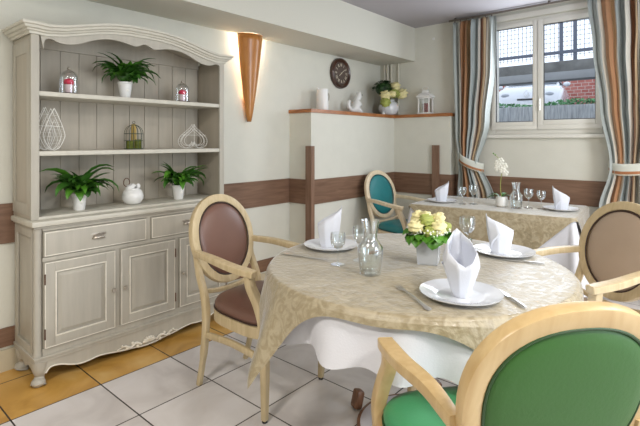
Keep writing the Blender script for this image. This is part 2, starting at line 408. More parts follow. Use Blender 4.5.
# ------------------------------------------------------------------ curtains
def curtain(name,fl,fr_,ztie,ztop,zbot,npl,label,seed,tie_pts,us):
    rnd=random.Random(seed); ph=[rnd.uniform(0,6.28) for _ in range(4)]
    NU,NV=150,44; mb=MB(); vs=[];uv=[];fs=[]
    for j in range(NV+1):
        z=zbot+(ztop-zbot)*j/NV
        a,b=fl(z),fr_(z); wdt=b-a
        k=abs(z-ztie); near=math.exp(-(k/.10)**2)
        top=max(0,(z-(ztop-.09))/.09)
        for i in range(NU+1):
            u=i/NU
            uu=u+.010*math.sin(5*u+ph[0]+z*1.2)
            amp=.050*(1-.5*near)*(1-.45*top)*(.75+.35*math.sin(9*u+ph[3]))
            d=.008*top*math.sin(2*PI*npl*3*u)+amp*math.sin(2*PI*npl*uu+.9*math.sin(z*2.2+ph[1]+4*u)+ph[2])+amp*.35*math.sin(2*PI*(npl*.5)*uu+ph[3]+z)
            x=a+wdt*u+.25*wdt/npl*math.sin(4*PI*npl*uu+ph[2])*.35
            y=YW-.105+d*.9 if z>1.62 else YW-.105+d*.9
            y=min(y,YW-.05)
            vs.append((x,y-.05*near,z)); uv.append((u*us+.02,j/NV))
    for j in range(NV):
        for i in range(NU):
            p=j*(NU+1)+i; fs.append((p,p+1,p+NU+2,p+NU+1))
    mb.add(vs,fs); mb.uv=uv
    root=empty(name,((fl(ztie)+fr_(ztie))/2,YW-.1,zbot),0,label,'curtain')
    off=Matrix.Translation((-root.location.x,-root.location.y,-zbot))
    mb.xf(off); o=mb.build('drape',M['curtain'],root,ang=2.0,solid=.002)
    # tie back band
    tb=MB(); vs=[];uv=[];fs=[]; n=len(tie_pts)
    pts=bez(tie_pts,6)
    for i,p in enumerate(pts):
        hgt=.095
        for k in range(6):
            vv=k/5; vs.append((p.x,p.y-.008*math.sin(vv*PI),p.z-hgt/2+hgt*vv)); uv.append((i/len(pts),vv))
    for i in range(len(pts)-1):
        for k in range(5):
            q=i*6+k; fs.append((q,q+1,q+7,q+6))
    tb.add(vs,fs); tb.uv=uv; tb.xf(off)
    tb.build('tie_back',M['tie'],root,ang=2.0,solid=.004)
    for i in range(npl):
        x=fl(ztop)+(fr_(ztop)-fl(ztop))*(i+.5)/npl
        MB().box((x,YW-.11,ztop+.004),(.012,.012,.02),.002).xf(off).build('curtain_hook',M['rodm'],root)
    return root
def lerp_tab(tab):
    def f(z):
        for (z0,v0),(z1,v1) in zip(tab,tab[1:]):
            if z<=z1 or (z1,v1)==tab[-1]:
                t=max(0,min(1,(z-z0)/(z1-z0))); t=t*t*(3-2*t); return v0+(v1-v0)*t
    return f
curtain('curtain',lerp_tab([(.72,1.01),(1.10,1.045),(1.35,1.0),(2.53,.965)]),lerp_tab([(.72,1.39),(1.09,1.255),(1.50,1.34),(2.05,1.40),(2.53,1.41)]),1.10,2.53,.55,7,
    'striped blue-grey and rust curtain left of the window, tied back beside the ledge',3,
    [(1.03,YW-.06,1.15),(1.06,YW-.14,1.13),(1.11,YW-.185,1.10),(1.18,YW-.185,1.065),(1.25,YW-.14,1.035),(1.28,YW-.06,1.02)],1.15)
curtain('curtain',lerp_tab([(.72,2.30),(1.08,2.385),(1.6,2.31),(2.1,2.255),(2.53,2.215)]),lerp_tab([(.72,2.75),(1.08,2.70),(1.5,2.78),(2.53,2.85)]),1.06,2.53,.02,9,
    'striped blue-grey and rust curtain at the right of the window, beside the tan leather chair',11,
    [(2.36,YW-.06,1.085),(2.40,YW-.14,1.065),(2.48,YW-.185,1.06),(2.6,YW-.19,1.07),(2.7,YW-.15,1.085),(2.74,YW-.06,1.10)],1.7)

# ------------------------------------------------------------------ outside
struct('trim_20',MB().bb((-12,YW+.4,1.0),(14,7.2,1.40)),M['asphalt'])   # sunken yard outside the window
struct('trim_21',MB().bb((-14,7.2,1.0),(16,10,1.70)),M['asphalt']); struct('trim_22',MB().bb((-14,10,1.0),(16,26,1.86)),M['asphalt'])      # street level
kerb=MB().bb((-4,7.10,1.40),(6,7.199,1.80),.01)
tag(kerb.build('retaining_wall',M['timber']),'grey weathered low retaining wall outside the window under the hedge','wall')
hg=MB(); rnd=random.Random(5)
for i in range(2600):
    x=rnd.uniform(-1.6,3.6); y=rnd.uniform(7.24,7.5); z=1.70+rnd.random()**.7*(.15+.03*math.sin(x*5))+.02
    s_=rnd.uniform(.02,.035); a=Vector((rnd.uniform(-1,1),rnd.uniform(-1,1),rnd.uniform(-.5,1))).normalized(); b_=a.orthogonal().normalized(); c_=a.cross(b_)
    p=Vector((x,y,z)); hg.add([p-b_*s_,p-c_*s_*.5,p+b_*s_,p+c_*s_*.5],[(0,1,2,3)])
tag(hg.build('hedge',M['hedge'],smooth=False),'low green clipped hedge outside the window in front of the silver car','hedge')
# raised concrete beam with fence on it
tag(MB().bb((-5,8.0,2.27),(7,8.3,2.40),.01).build('concrete_lintel',M['concrete2']),'smooth pale grey concrete band across the window view above the car','beam')
tag(MB().bb((-5,8.02,2.401),(7,8.3,2.57),.01).build('concrete_beam',M['concrete']),'rough dark stained concrete beam across the window view below the mesh fence','beam')
for x in (-4.6,6.6): tag(MB().bb((x-.15,8.03,1.70),(x+.15,8.27,2.269),.01).build('concrete_pillar',M['concrete']),'concrete pillar carrying the beam at its %s end outside'%('left' if x<0 else 'right'),'pillar')
fe=empty('mesh_fence',(1,8.12,2.571),0,'grey wire mesh security fence standing on the concrete beam outside the window','fence')
q=MB()
for i in range(96): 
    x=-2.6+i*.062; q.box((x,0,.80),(.007,.007,1.50))
for j in range(20): q.box((.3,.012,.10+j*.075),(5.9,.006,.006))
q.build('wire_mesh',M['fence'],fe,smooth=False)
MB().box((.3,-.02,.15),(5.9,.03,.05)).build('lower_rail',M['fence'],fe)
for x in (-2.4,-1.05,.22,.42,1.7,3.1): MB().box((x-.05,0,.82),(.05,.05,1.64)).build('fence_post',M['fence'],fe)
MB().sweep([(-.72,-.03,1.25),(-.30,-.03,.72)],.022).build('diagonal_brace',M['fence'],fe)
tag(MB().bb((-9,17.9,1.86),(12,18.2,3.5)).build('brick_wall',M['brick'],smooth=False),'red brick wall behind the silver car beyond the window','wall')
# car
car=empty('car',(-.98,13.6,1.86),R(9),'silver car parked outside seen through the window behind the hedge','car')
def carsec(y,z0,z1,wl_,wu,zb):  # cross section ring at y
    pts=[(-wl_,z0),(-wl_*1.02,(z0+zb)/2),(-wl_,zb),(-wu,z1-.03),(-wu*.9,z1),(0,z1+.015),(wu*.9,z1),(wu,z1-.03),(wl_,zb),(wl_*1.02,(z0+zb)/2),(wl_,z0)]
    return [Vector((a,y,b)) for a,b in pts]
body=MB().loft([carsec(-.05,.32,.62,.62,.55,.55),carsec(.0,.22,.80,.78,.66,.70),carsec(.25,.2,.95,.85,.74,.82),carsec(.95,.2,1.06,.87,.78,.92),carsec(1.15,.2,1.10,.87,.76,.95),carsec(3.2,.2,1.10,.87,.76,.95),carsec(3.9,.2,1.0,.84,.72,.9),carsec(4.0,.3,.8,.78,.66,.7)])
body.build('body',M['carp'],car,ang=.9)
cab=MB().loft([carsec(1.0,1.0,1.09,.80,.74,1.05),carsec(1.75,1.0,1.46,.80,.60,1.1),carsec(3.0,1.0,1.47,.80,.60,1.1),carsec(3.7,1.0,1.08,.78,.7,1.04)])
cab.build('roof',M['carp'],car,ang=.9)
ws=MB().add([(-.70,1.02,1.125),(.70,1.02,1.125),(.56,1.69,1.45),(-.56,1.69,1.45)],[(0,1,2,3)]); ws.build('windscreen',M['carg'],car,solid=.01)
for s_ in (-1,1):
    MB().ball((s_*.56,.04,.72),.13,12,(1.3,.6,.62)).build('headlight',M['lamp_l'],car)
    MB().ball((s_*.93,1.15,1.10),.09,10,(1.1,.7,.8)).build('mirror',M['carp'],car)
    MB().add([(s_*.80,1.25,1.13),(s_*.80,2.3,1.13),(s_*.655,2.2,1.40),(s_*.655,1.75,1.40)],[(0,1,2,3)]).build('side_window',M['carg'],car,solid=.01)
    for y in (.75,3.2):
        MB().lathe([(.2,-.1),(.32,-.1),(.32,.1),(.2,.1)],(0,0,0),24).xf(Matrix.Translation((s_*.78,y,.32))@Matrix.Rotation(R(90),4,'Y')).build('wheel',M['blackr'],car)
MB().box((0,-.055,.60),(.5,.03,.05),.01).build('grille',M['blackp'],car)
dm=MB(); dm.sweep([(0,-.09,.86),(.07,-.09,.76),(0,-.09,.66),(-.07,-.09,.76)],.022,6,closed=True,up=(0,1,0)); dm.build('diamond_emblem',M['steel'],car)
lp=MB().box((0,-.08,.42),(.5,.01,.11),.003); lp.build('number_plate',M['white'],car)

# ------------------------------------------------------------------ wall lamp (tapered wooden half cone)
sn=empty('wall_lamp',(0,2.55,1.46),0,'tapered orange wooden wall lamp glowing behind its shade beside the dresser','wall lamp')
rings=[]
for i in range(15):
    t=i/14; z=.0+.735*t; hw=.018+.112*t**.8; dp=.025+.085*t**.8
    rings.append([Vector((.028+dp*math.sin(PI*k/16),hw*math.cos(PI*k/16),z+(-.012 if False else 0))) for k in range(17)])
sh=MB().loft(rings,closed=False); sh.build('lamp_shade',M['sconce'],sn,solid=.008)
MB().box((.008,0,.42),(.016,.05,.5),.003).build('wall_bracket',M['white'],sn)
MB().box((.022,0,.42),(.012,.03,.44),.003).build('light_tube',M['bulb'],sn)

# ------------------------------------------------------------------ clock
ck=empty('wall_clock',(0,3.83,2.017),0,'round dark wooden wall clock with roman numerals above the ledge','clock')
rotx=Matrix.Rotation(R(90),4,'Y')
MB().lathe([(.10,0),(.160,0),(.165,.012),(.158,.035),(.140,.045),(.125,.036),(.118,.025),(.10,.024)],(0,0,0),48).xf(rotx).build('clock_frame',M['clockw'],ck)
MB().lathe([(.118,.018),(.118,.0275)],(0,0,0),48).xf(rotx).build('clock_face',M['clockf'],ck)
dial=Matrix(((0,0,1,0),(1,0,0,0),(0,1,0,0),(0,0,0,1)))
numer=['XII','I','II','III','IIII','V','VI','VII','VIII','IX','X','XI']
for k,sx in enumerate(numer):
    nm=MB(); a=PI/2-k*PI/6; w_=.009; tot=len(sx)*w_
    for j,ch in enumerate(sx):
        ox=-tot/2+w_*(j+.5)
        for tilt in ({'I':[0],'V':[.2,-.2],'X':[.35,-.35]}[ch]):
            dx=({'V':.002}.get(ch,0))*(1 if tilt<0 else -1)
            m_=Matrix.Rotation(a-PI/2,4,'Z')@Matrix.Translation((ox+dx,.088,0))@Matrix.Rotation(tilt,4,'Z')
            k0=len(nm.v); nm.box((0,0,.0285),(.0032,.03,.0016)); nm.xf(m_,k0)
    nm.xf(dial).build('numeral',M['clocki'],ck)
for nm_,ln,wd,an in (('hour_hand',.055,.007,PI*.72),('minute_hand',.085,.005,-.95)):
    h_=MB().box((0,ln/2-.01,.031),(wd,ln,.0016)); h_.xf(Matrix.Rotation(an,4,'Z')); h_.xf(dial).build(nm_,M['clocki'],ck)
MB().lathe([(.007,.0285),(.007,.034)],(0,0,0),12).xf(dial).build('centre_cap',M['clocki'],ck)

# ------------------------------------------------------------------ dresser
DY0,DY1=.828,2.09; DF=.355  # front plane of the base
dr=empty('dresser',(0.02,1.46,0),0,'large greige painted country dresser with open shelves standing against the left wall','dresser')
T=Matrix.Translation((-.02,-1.46,0))
def D(mb,name,mat,parent=None,**k):
    return mb.xf(T).build(name,mat,parent or dr,**k)
# base carcass
D(MB().bb((.02,DY0+.012,.145),(DF-.022,DY1-.012,.845),.004),'carcass',M['paint'])
for y0,y1 in ((DY0,DY0+.0115),(DY1-.0115,DY1)):
    q=MB(); 
    for a,b in (((.02,.145),(.065,.845)),((DF-.075,.145),(DF-.045,.845)),((.065,.145),(DF-.075,.20)),((.065,.78),(DF-.075,.845))): q.bb((a[0],y0,a[1]),(b[0],y1,b[1]),.003)
    D(q,'side_panel',M['paint'])
for y in (DY0+.018,DY1-.018):
    D(MB().lathe([(.022,.145),(.022,.17),(.019,.18),(.019,.80),(.022,.82),(.022,.845)],(DF-.022,y,0),16),'corner_post',M['paint'])
# plinth moulding
q=MB(); q.bb((.02,DY0-.008,.142),(DF+.010,DY1+.008,.158),.006); q.bb((.02,DY0-.004,.125),(DF+.004,DY1+.004,.1415),.004); D(q,'plinth_moulding',M['paint'])
# face frame (rails/stiles)
q=MB(); x0,x1=DF-.0215,DF
q.bb((x0,DY0+.036,.158),(x1,DY1-.036,.195),.002); q.bb((x0,DY0+.036,.655),(x1,DY1-.036,.678),.002); q.bb((x0,DY0+.036,.818),(x1,DY1-.036,.845),.002)
q.bb((x0,1.446,.678),(x1,1.474,.818),.002)
for y in (1.262,1.656): q.bb((x0,y-.014,.195),(x1,y+.014,.655),.002)
D(q,'face_frame',M['paint'])
def rim(q,y0,y1,z0,z1,x0,x1,t,bev=.0015):
    q.bb((x0,y0,z0),(x1,y0+t,z1),bev); q.bb((x0,y1-t,z0),(x1,y1,z1),bev); q.bb((x0,y0+t,z0),(x1,y1-t,z0+t),bev); q.bb((x0,y0+t,z1-t),(x1,y1-t,z1),bev)
def knob(x,y,z,parent):
    D(MB().lathe([(.004,0),(.005,.012),(.011,.018),(.013,.024),(.009,.030),(.003,.031)],(0,0,0),14).xf(Matrix.Translation((x,y,z))@rotx),'knob',M['pewter'],parent)
def cup(x,y,z,parent):
    q=MB(); rings=[]
    for i in range(9):
        t=-1+i/4; wz=.020*math.sqrt(max(.05,1-t*t*.95))
        rings.append([Vector((x+.002+.018*math.sin(PI*k/8)*math.sqrt(max(.02,1-t*t)),y+t*.036,z-.012+wz*(1-math.cos(PI*k/8*.5))*1.6)) for k in range(9)])
    q.loft(rings,closed=False); q.bb((x,y-.042,z+.010),(x+.003,y+.042,z+.022),.001)
    D(q,'cup_handle',M['pewter'],parent,solid=.002)
for y0,y1,hy in ((DY0+.040,1.444,1.15),(1.476,DY1-.040,1.74)):
    d_=D(MB().bb((x0,y0,.681),(DF+.006,y1,.815),.003),'drawer',M['paint'])
    q=MB(); rim(q,y0+.004,y1-.004,.685,.811,DF+.0065,DF+.0085,.005); D(q,'worn_edge',M['paint_lt'],d_)
    cup(DF+.0062,hy,.748,d_)
for i,(y0,y1,ky,hy) in enumerate(((DY0+.040,1.246,1.228,DY0+.042),(1.278,1.640,1.296,1.640),(1.672,DY1-.040,1.692,DY1-.042))):
    d_=D(MB().bb((x0,y0,.197),(DF+.004,y1,.653),.003),'door',M['paint'])
    q=MB(); rim(q,y0+.002,y1-.002,.199,.651,DF+.0045,DF+.012,.052,.002); D(q,'door_frame',M['paint'],d_)
    q=MB(); rim(q,y0+.002,y1-.002,.199,.651,DF+.0125,DF+.0145,.005); rim(q,y0+.053,y1-.053,.250,.600,DF+.006,DF+.0155,.007,.002); D(q,'worn_edge',M['paint_lt'],d_)
    q=MB()
    a0,a1,b0,b1=y0+.066,y1-.066,.263,.587; xx=DF+.0045
    q.add([(xx,a0,b0),(xx,a1,b0),(xx,a1,b1),(xx,a0,b1),(xx+.009,a0+.018,b0+.018),(xx+.009,a1-.018,b0+.018),(xx+.009,a1-.018,b1-.018),(xx+.009,a0+.018,b1-.018)],
      [(0,1,5,4),(1,2,6,5),(2,3,7,6),(3,0,4,7),(4,5,6,7)]); D(q,'raised_panel',M['paint'],d_,smooth=False)
    knob(DF+.0125,ky,.425,d_)
    for z in (.275,.565): D(MB().lathe([(.0035,-.028),(.0035,.028)],(DF+.016,hy+(.0 if i!=1 else 0),z),10),'hinge',M['hinge'],d_)
# worktop
q=MB(); q.bb((.02,DY0-.022,.846),(DF+.026,DY1+.022,.876),.010); D(q,'worktop',M['paint_top'])
q=MB(); q.bb((.02,DY0-.010,.836),(DF+.012,DY1+.010,.8455),.004); D(q,'worktop_moulding',M['paint'])
# scalloped apron
half=[(.88,.062),(.895,.082),(.92,.088),(.96,.080),(1.0,.064),(1.05,.050),(1.10,.050),(1.15,.056),(1.20,.052),(1.26,.042),(1.30,.036),(1.36,.030),(1.41,.022),(1.46,.020)]
full=half+[(2.918-y,z) for y,z in half[::-1][1:]]
sm=[(p.x,p.y) for p in bez([(a,b,0) for a,b in full],4)]
poly=[(DY0+.03,.124),(DY0+.03,.07)]+sm+[(DY1-.03,.07),(DY1-.03,.124)]
D(MB().prism(poly,'yz',DF-.018,DF-.002),'apron',M['paint'])
D(MB().sweep([(DF-.001,y,z+.003) for y,z in sm],.008,6),'apron_edge',M['paint_lt'])
poly2=[(.05,.124),(.05,.09),(.09,.07),(.13,.085),(.18,.065),(.23,.085),(.28,.075),(.31,.09),(.31,.124)]
for y0 in (DY0+.006,DY1-.02): D(MB().prism(poly2,'xz',y0,y0+.014),'side_apron',M['paint'])
# shell carving
q=MB()
for k in range(7):
    a=PI*(k+.5)/7; q.sweep([(DF+.001,1.46,.042),(DF+.008,1.46+.022*math.cos(a),.042+.020*math.sin(a)),(DF+.003,1.46+.042*math.cos(a),.042+.034*math.sin(a))],[.006,.013,.015],8)
for s_ in (-1,1):
    q.sweep(bez([(DF+.002,1.46+s_*.05,.040),(DF+.006,1.46+s_*.085,.060),(DF+.006,1.46+s_*.12,.045),(DF+.004,1.46+s_*.155,.062),(DF+.002,1.46+s_*.20,.052)],5),[.016]*8+[.012]*8+[.007]*5,7)
    for dy,z_,r_ in ((.075,.038,.011),(.105,.066,.010),(.14,.044,.010),(.17,.066,.008)): q.ball((DF+.004,1.46+s_*dy,z_),r_,8)
D(q,'shell_carving',M['paint_lt'])
# cabriole feet
for sy,y in ((1,DY0+.03),(-1,DY1-.03)):
    for x,fx in ((DF-.03,1),(.065,0)):
        ox=.012*fx
        pts=bez([(x,y,.125),(x+.004*fx,y-.004*sy,.09),(x-.004*fx,y+.002*sy,.055),(x+ox*.3,y-.004*sy,.028),(x+ox,y-.010*sy,.008)],5)
        sz=[.080-.036*min(1,i/12) if i<12 else .044+.030*((i-12)/8) for i in range(len(pts))]
        q=MB().sweep(pts,sz,12,p=2.6); q.ball((x+ox*1.1,y-.010*sy,.023),.035,12,(1,1,.66)); D(q,'foot',M['paint'])
# hutch
UF=.325; UY0,UY1=.818,2.066
for y0,y1 in ((UY0,UY0+.028),(UY1-.028,UY1)):
    s_=D(MB().bb((.02,y0+.004,.8765),(UF-.02,y1-.004,1.872),.002),'hutch_side',M['paint_in'])
    q=MB(); yy0,yy1=(y0,y0+.0035) if y0<1 else (y1-.0035,y1)
    for a,b in (((.02,.9),(.07,1.84)),((UF-.07,.9),(UF-.022,1.84)),((.07,.9),(UF-.07,.96)),((.07,1.77),(UF-.07,1.84))): q.bb((a[0],yy0,a[1]),(b[0],yy1,b[1]),.001)
    D(q,'side_frame',M['paint'],s_)
for ya in (UY0,UY1-.040): D(MB().bb((UF-.0195,ya,.8765),(UF,ya+.040,1.875),.004),'stile',M['paint'])
# plank back: planks are a surface pattern of one mesh
q=MB(); n=11; wdt=(UY1-UY0-.056)/n
for i in range(n): q.bb((.02,UY0+.028+i*wdt+.0012,.8765),(.034,UY0+.028+(i+1)*wdt-.0012,1.93),.002)
q.bb((.0195,UY0+.028,.8765),(.028,UY1-.028,1.93))
D(q,'plank_back',M['paint_in'])
D(MB().bb((.034,UY0+.028,.8765),(UF,UY1-.028,.892),.003),'bottom_shelf',M['paint_top'])
for z in (1.565,1.243): D(MB().bb((.0345,UY0+.0285,z-.026),(UF-.004,UY1-.0285,z),.005),'shelf',M['paint_top'])
# valance with curved lower edge, arched cornice
def arch(y):  # rise of the bonnet cornice
    t=abs(y-1.442); tab=[(0,.078),(.1,.077),(.2,.068),(.27,.055),(.36,.033),(.46,.008),(.55,-.005),(.64,.002)]
    for (a,va),(b,vb) in zip(tab,tab[1:]):
        if t<=b: return va+(vb-va)*(t-a)/(b-a)
    return .002
low=[(.878,1.79),(.885,1.838),(.915,1.850),(.955,1.836),(1.005,1.834),(1.06,1.846),(1.13,1.876),(1.21,1.898),(1.29,1.900),(1.36,1.888),(1.40,1.884),(1.455,1.905)]
lowf=low+[(2.91-y,z) for y,z in low[::-1][1:]]
lows=[(p.x,p.y) for p in bez([(a,b,0) for a,b in lowf],4)]
tops=[(y,1.885+arch(y)) for y in [UY1-.0405-(UY1-UY0-.081)*i/50 for i in range(51)]]
D(MB().prism(lows+tops,'yz',UF-.017,UF-.001),'valance',M['paint'])
def prof(x_off,z_off): return x_off,z_off
ys=[UY0-.0+(UY1-UY0)*i/64 for i in range(65)]
# cornice section swept along the arch, returned along the sides
sec=[(0,-.012),(.010,-.012),(.012,.000),(.022,.003),(.026,.012),(.038,.015),(.042,.028),(.052,.031),(.053,.044),(0,.044)]
def cpath():
    P=[]; P.append((Vector((.02,UY0,0)),Vector((0,-1,0))))
    P.append((Vector((UF,UY0,0)),Vector((1,-1,0))))
    for y in ys[1:-1]: P.append((Vector((UF,y,arch(y))),Vector((1,0,0))))
    P.append((Vector((UF,UY1,0)),Vector((1,1,0)))); P.append((Vector((.02,UY1,0)),Vector((0,1,0)))); return P
rings=[[p+n_*a+Vector((0,0,1.876+b)) for a,b in sec] for p,n_ in cpath()]
D(MB().loft(rings),'cornice',M['paint_top'],ang=.5)
D(MB().prism([(UY0+.03,1.842)]+[(y,1.925+arch(y)*.9) for y in ys[2:-2]]+[(UY1-.03,1.842)],'yz',.036,.05),'crown_back_board',M['paint_in'])
q=MB(); rr=[[Vector((.05,y,1.905+arch(y))),Vector((UF-.02,y,1.905+arch(y))),Vector((UF-.02,y,1.915+arch(y))),Vector((.05,y,1.915+arch(y)))] for y in [UY0+.004]+ys[2:-2]+[UY1-.004]]; q.loft(rr)
D(q,'hutch_roof',M['paint_in'])

# ------------------------------------------------------------------ potted plants on the shelves
def leaf(mb,base,az,el,ln,wd,droop,twist=0,n=7):
    base=Vector(base); vs=[];p=base.copy(); e=el; pts=[]
    for i in range(n+1):
        pts.append((p.copy(),e)); st=ln/n
        p=p+Vector((math.cos(az)*math.cos(e),math.sin(az)*math.cos(e),math.sin(e)))*st; e-=droop/n*(1+i*.25)
    side=Vector((-math.sin(az),math.cos(az),0))
    for i,(p,e) in enumerate(pts):
        t=i/n; w_=wd*.5*(math.sin(PI*min(1,max(0,(t-.22)/.78))**.8) if t>.22 else .06)+.0012
        nrm=Vector((-math.cos(az)*math.sin(e),-math.sin(az)*math.sin(e),math.cos(e)))
        sd=(side*math.cos(twist)+nrm*math.sin(twist))
        vs+= [p-sd*w_+nrm*w_*.35,p,p+sd*w_+nrm*w_*.35]
    fs=[]
    for i in range(n):
        a=i*3; fs+=[(a,a+1,a+4,a+3),(a+1,a+2,a+5,a+4)]
    mb.add(vs,fs)
def potted(loc,h,r0,r1,nl,ln,seed,label,lim=None,bright=0.2):
    rnd=random.Random(seed)
    t=empty('potted_plant',loc,0,label,'plant','potted green plants on the dresser')
    pot=MB().lathe([(r0*.9,0),(r0,.004),(r1,h-.012),(r1+.003,h-.010),(r1+.003,h),(r1-.003,h),(r1-.006,h-.012)],(0,0,0),24); pot.build('flower_pot',M['white'],t)
    MB().ball((0,r0*0,h*.5),.012,8,(.3,1,.8)).xf(Matrix.Translation((r0+.004,0,0))).build('pot_motif',M['pinkw'] if False else M['wire_w'],t)
    MB().lathe([(r1-.007,h-.02),(r1-.007,h-.014)],(0,0,0),20).build('soil',M['soil'],t)
    for nm_,mt,cnt in (('leaves',M['leaf'],int(nl*(1-bright))),('bright_leaves',M['leaf_l'],int(nl*bright))):
        mb=MB()
        for i in range(cnt):
            az=rnd.uniform(0,2*PI); c=math.cos(az); el=rnd.uniform(.75,1.5); l_=ln*rnd.uniform(.45,1.05)
            if c<-.2: el=max(el,1.15); l_*=.60
            elif c>.6: l_*=.72
            leaf(mb,(rnd.uniform(-1,1)*r1*.4,rnd.uniform(-1,1)*r1*.4,h-.016),az,el,l_,rnd.uniform(.036,.056),rnd.uniform(.5,1.7),rnd.uniform(-.5,.5))
        mb.build(nm_,mt,t,ang=2)
    return t
potted((.20,1.385,1.5655),.105,.031,.042,110,.29,1,'leafy green plant in a white pot on the top shelf of the dresser')
potted((.22,1.10,.8925),.10,.031,.040,115,.285,2,'green plant in a white pot on the dresser counter, left of the round jar')
potted((.22,1.755,.8925),.10,.031,.042,105,.265,3,'green plant in a white pot on the dresser counter, right of the round jar',bright=.35)
# bell jars
def belljar(loc,label,glabel,s=1.0):
    t=empty('bell_jar',loc,0,label,'bell jar','glass bell jars on the top shelf')
    MB().lathe([(.054*s,0),(.057*s,.006),(.052*s,.010)],(0,0,0),28).build('base',M['dkbase'],t)
    pr=[(.044*s,.0105)]+[(.044*s,.09*s)]+[(.044*s*math.cos(a),.09*s+.044*s*math.sin(a)) for a in [PI/2*k/8 for k in range(1,8)]]
    MB().lathe(pr,(0,0,0),28,cap0=False).build('glass_dome',M['glass'],t)
    MB().ball((0,0,.142*s),.009*s,10).build('glass_knob',M['pewter'],t)
    c=empty('flower_candle',(loc[0],loc[1],loc[2]+.0105),0,glabel,'candle','candles under the bell jars')
    MB().lathe([(.018*s,0),(.022*s,.03*s),(.020*s,.045*s)],(0,0,0),16).build('candle_cup',M['pinkw'],c)
    q=MB()
    for k in range(9):
        a=2*PI*k/9; q.ball((.013*s*math.cos(a),.013*s*math.sin(a),.058*s+.004*(k%2)),.013*s,8,(1,1,1.1))
    q.ball((0,0,.066*s),.014*s,8); q.build('petals',M['red'],c)
belljar((.20,1.050,1.5655),'glass bell jar on a dark base at the left end of the top shelf','red and pale pink flower candle inside the left bell jar',1.08)
belljar((.22,1.785,1.5655),'glass bell jar on a dark base at the right end of the top shelf','red and pale pink flower candle inside the right bell jar',1.02)
# wire ornaments
def wf(t):
    return (t/.34)**.45 if t<.34 else 1-((t-.34)/.66)**1.35
def leafshape(w_,h,n=24):
    pts=[]
    for i in range(n+1):
        t=i/n
        pts.append((wf(t)*w_,h*t))
    return pts
def wire_pointed(loc,rz,w_,h,label):
    t=empty('wire_ornament',loc,rz,label,'ornament','white wire ornaments on the middle shelf')
    q=MB()
    for off in (-.022,.022):
        L=[(off,-a,b+.002) for a,b in leafshape(w_,h)]; Rr=[(off,a,b+.002) for a,b in leafshape(w_,h)]
        q.sweep(L,.0042,5); q.sweep(Rr,.0042,5)
        q.sweep([(off,-a*.62,b*.72+.002) for a,b in leafshape(w_,h)],.0022,5); q.sweep([(off,a*.62,b*.72+.002) for a,b in leafshape(w_,h)],.0022,5)
        q.sweep([(off,-w_*.8,h*.58),(off,w_*.8,h*.58)],.002,5)
    q.build('outline_wires',M['wire_w'],t)
    q=MB()
    for i in range(2,24,1):
        z=h*i/24; a=w_*wf(i/24)
        for s_ in (-1,1): q.sweep([(-.022,s_*a,z+.002),(.022,s_*a,z+.002)],.0016,4)
        if i%2==0: q.sweep([(.022,-a*.6,z),(.022,a*.6,z)],.0012,4)
    q.build('cross_wires',M['wire_w'],t)
wire_pointed((.225,.955,1.2435),R(4),.058,.235,'pointed leaf-shaped white wire ornament on the middle shelf, the nearer of two')
wire_pointed((.13,.945,1.2435),R(-6),.05,.245,'pointed leaf-shaped white wire ornament on the middle shelf, the one behind')
t=empty('heart_ornament',(.20,1.885,1.2435),R(0),'upturned white wire heart ornament on the middle shelf','ornament')
def heart(w_,h,n=40):
    out=[]
    for i in range(n):
        a=2*PI*i/n; x=math.sin(a)**3; y=(13*math.cos(a)-5*math.cos(2*a)-2*math.cos(3*a)-math.cos(4*a))/17
        out.append((x*w_,-y*h))
    return out
for nm_,f in (('outer_wires',1.0),('inner_wires',.74)):
    q=MB()
    hp=heart(.110,.100); zmin=min(b for a,b in hp)
    for off in (-.016,.016): q.sweep([(off,a*f,(b*f-zmin)+.003) for a,b in hp],.0032,5,closed=True,up=(1,0,0))
    q.build(nm_,M['wire_w'],t)
q=MB()
for i,(a,b) in enumerate(heart(.110,.100)): q.sweep([(-.016,a,b-zmin+.003),(.016,a,b-zmin+.003)],.0018,4)
q.sweep([(.016,-.10,.095),(.016,.10,.095)],.0024,5); q.sweep([(.016,0,.04),(.016,0,.17)],.0024,5)
q.build('cross_wires',M['wire_w'],t)
# bird cage
t=empty('bird_cage',(.21,1.437,1.2435),0,'small dark green wire bird cage holding mossy candles on the middle shelf','bird cage')
q=MB(); r_=.058
for k in range(14):
    a=2*PI*k/14; pts=[(r_*math.cos(a),r_*math.sin(a),.004),(r_*math.cos(a),r_*math.sin(a),.10)]+[(r_*math.cos(b)*math.cos(a),r_*math.cos(b)*math.sin(a),.10+.058*math.sin(b)) for b in (.3,.6,.9,1.2,1.5)]
    q.sweep(pts,.0026,5)
q.build('bars',M['wire_g'],t)
q=MB()
for z in (.004,.055,.10): q.sweep([(r_*math.cos(2*PI*k/28),r_*math.sin(2*PI*k/28),z) for k in range(28)],.0036,5,closed=True,up=(0,0,1))
q.build('hoops',M['wire_g'],t)
MB().sweep([(0,.009*math.cos(2*PI*k/14),.172+.009*math.sin(2*PI*k/14)) for k in range(14)],.003,5,closed=True,up=(1,0,0)).build('hanging_ring',M['wire_g'],t)
for (dx,dy,h,r_,mt,lb) in ((.0,-.026,.055,.022,'moss','short mossy green candle on the left inside the bird cage'),(.012,.022,.062,.021,'moss','mossy green candle on the right inside the bird cage')):
    c=empty('candle',(.21+dx,1.437+dy,1.2445),0,lb,'candle'); MB().lathe([(r_*.96,0),(r_,.004),(r_,h-.004),(r_*.9,h)],(0,0,0),20).build('wax',M[mt],c); MB().lathe([(.0015,h),(.0015,h+.01)],(0,0,0),6).build('wick',M['blackr'],c)
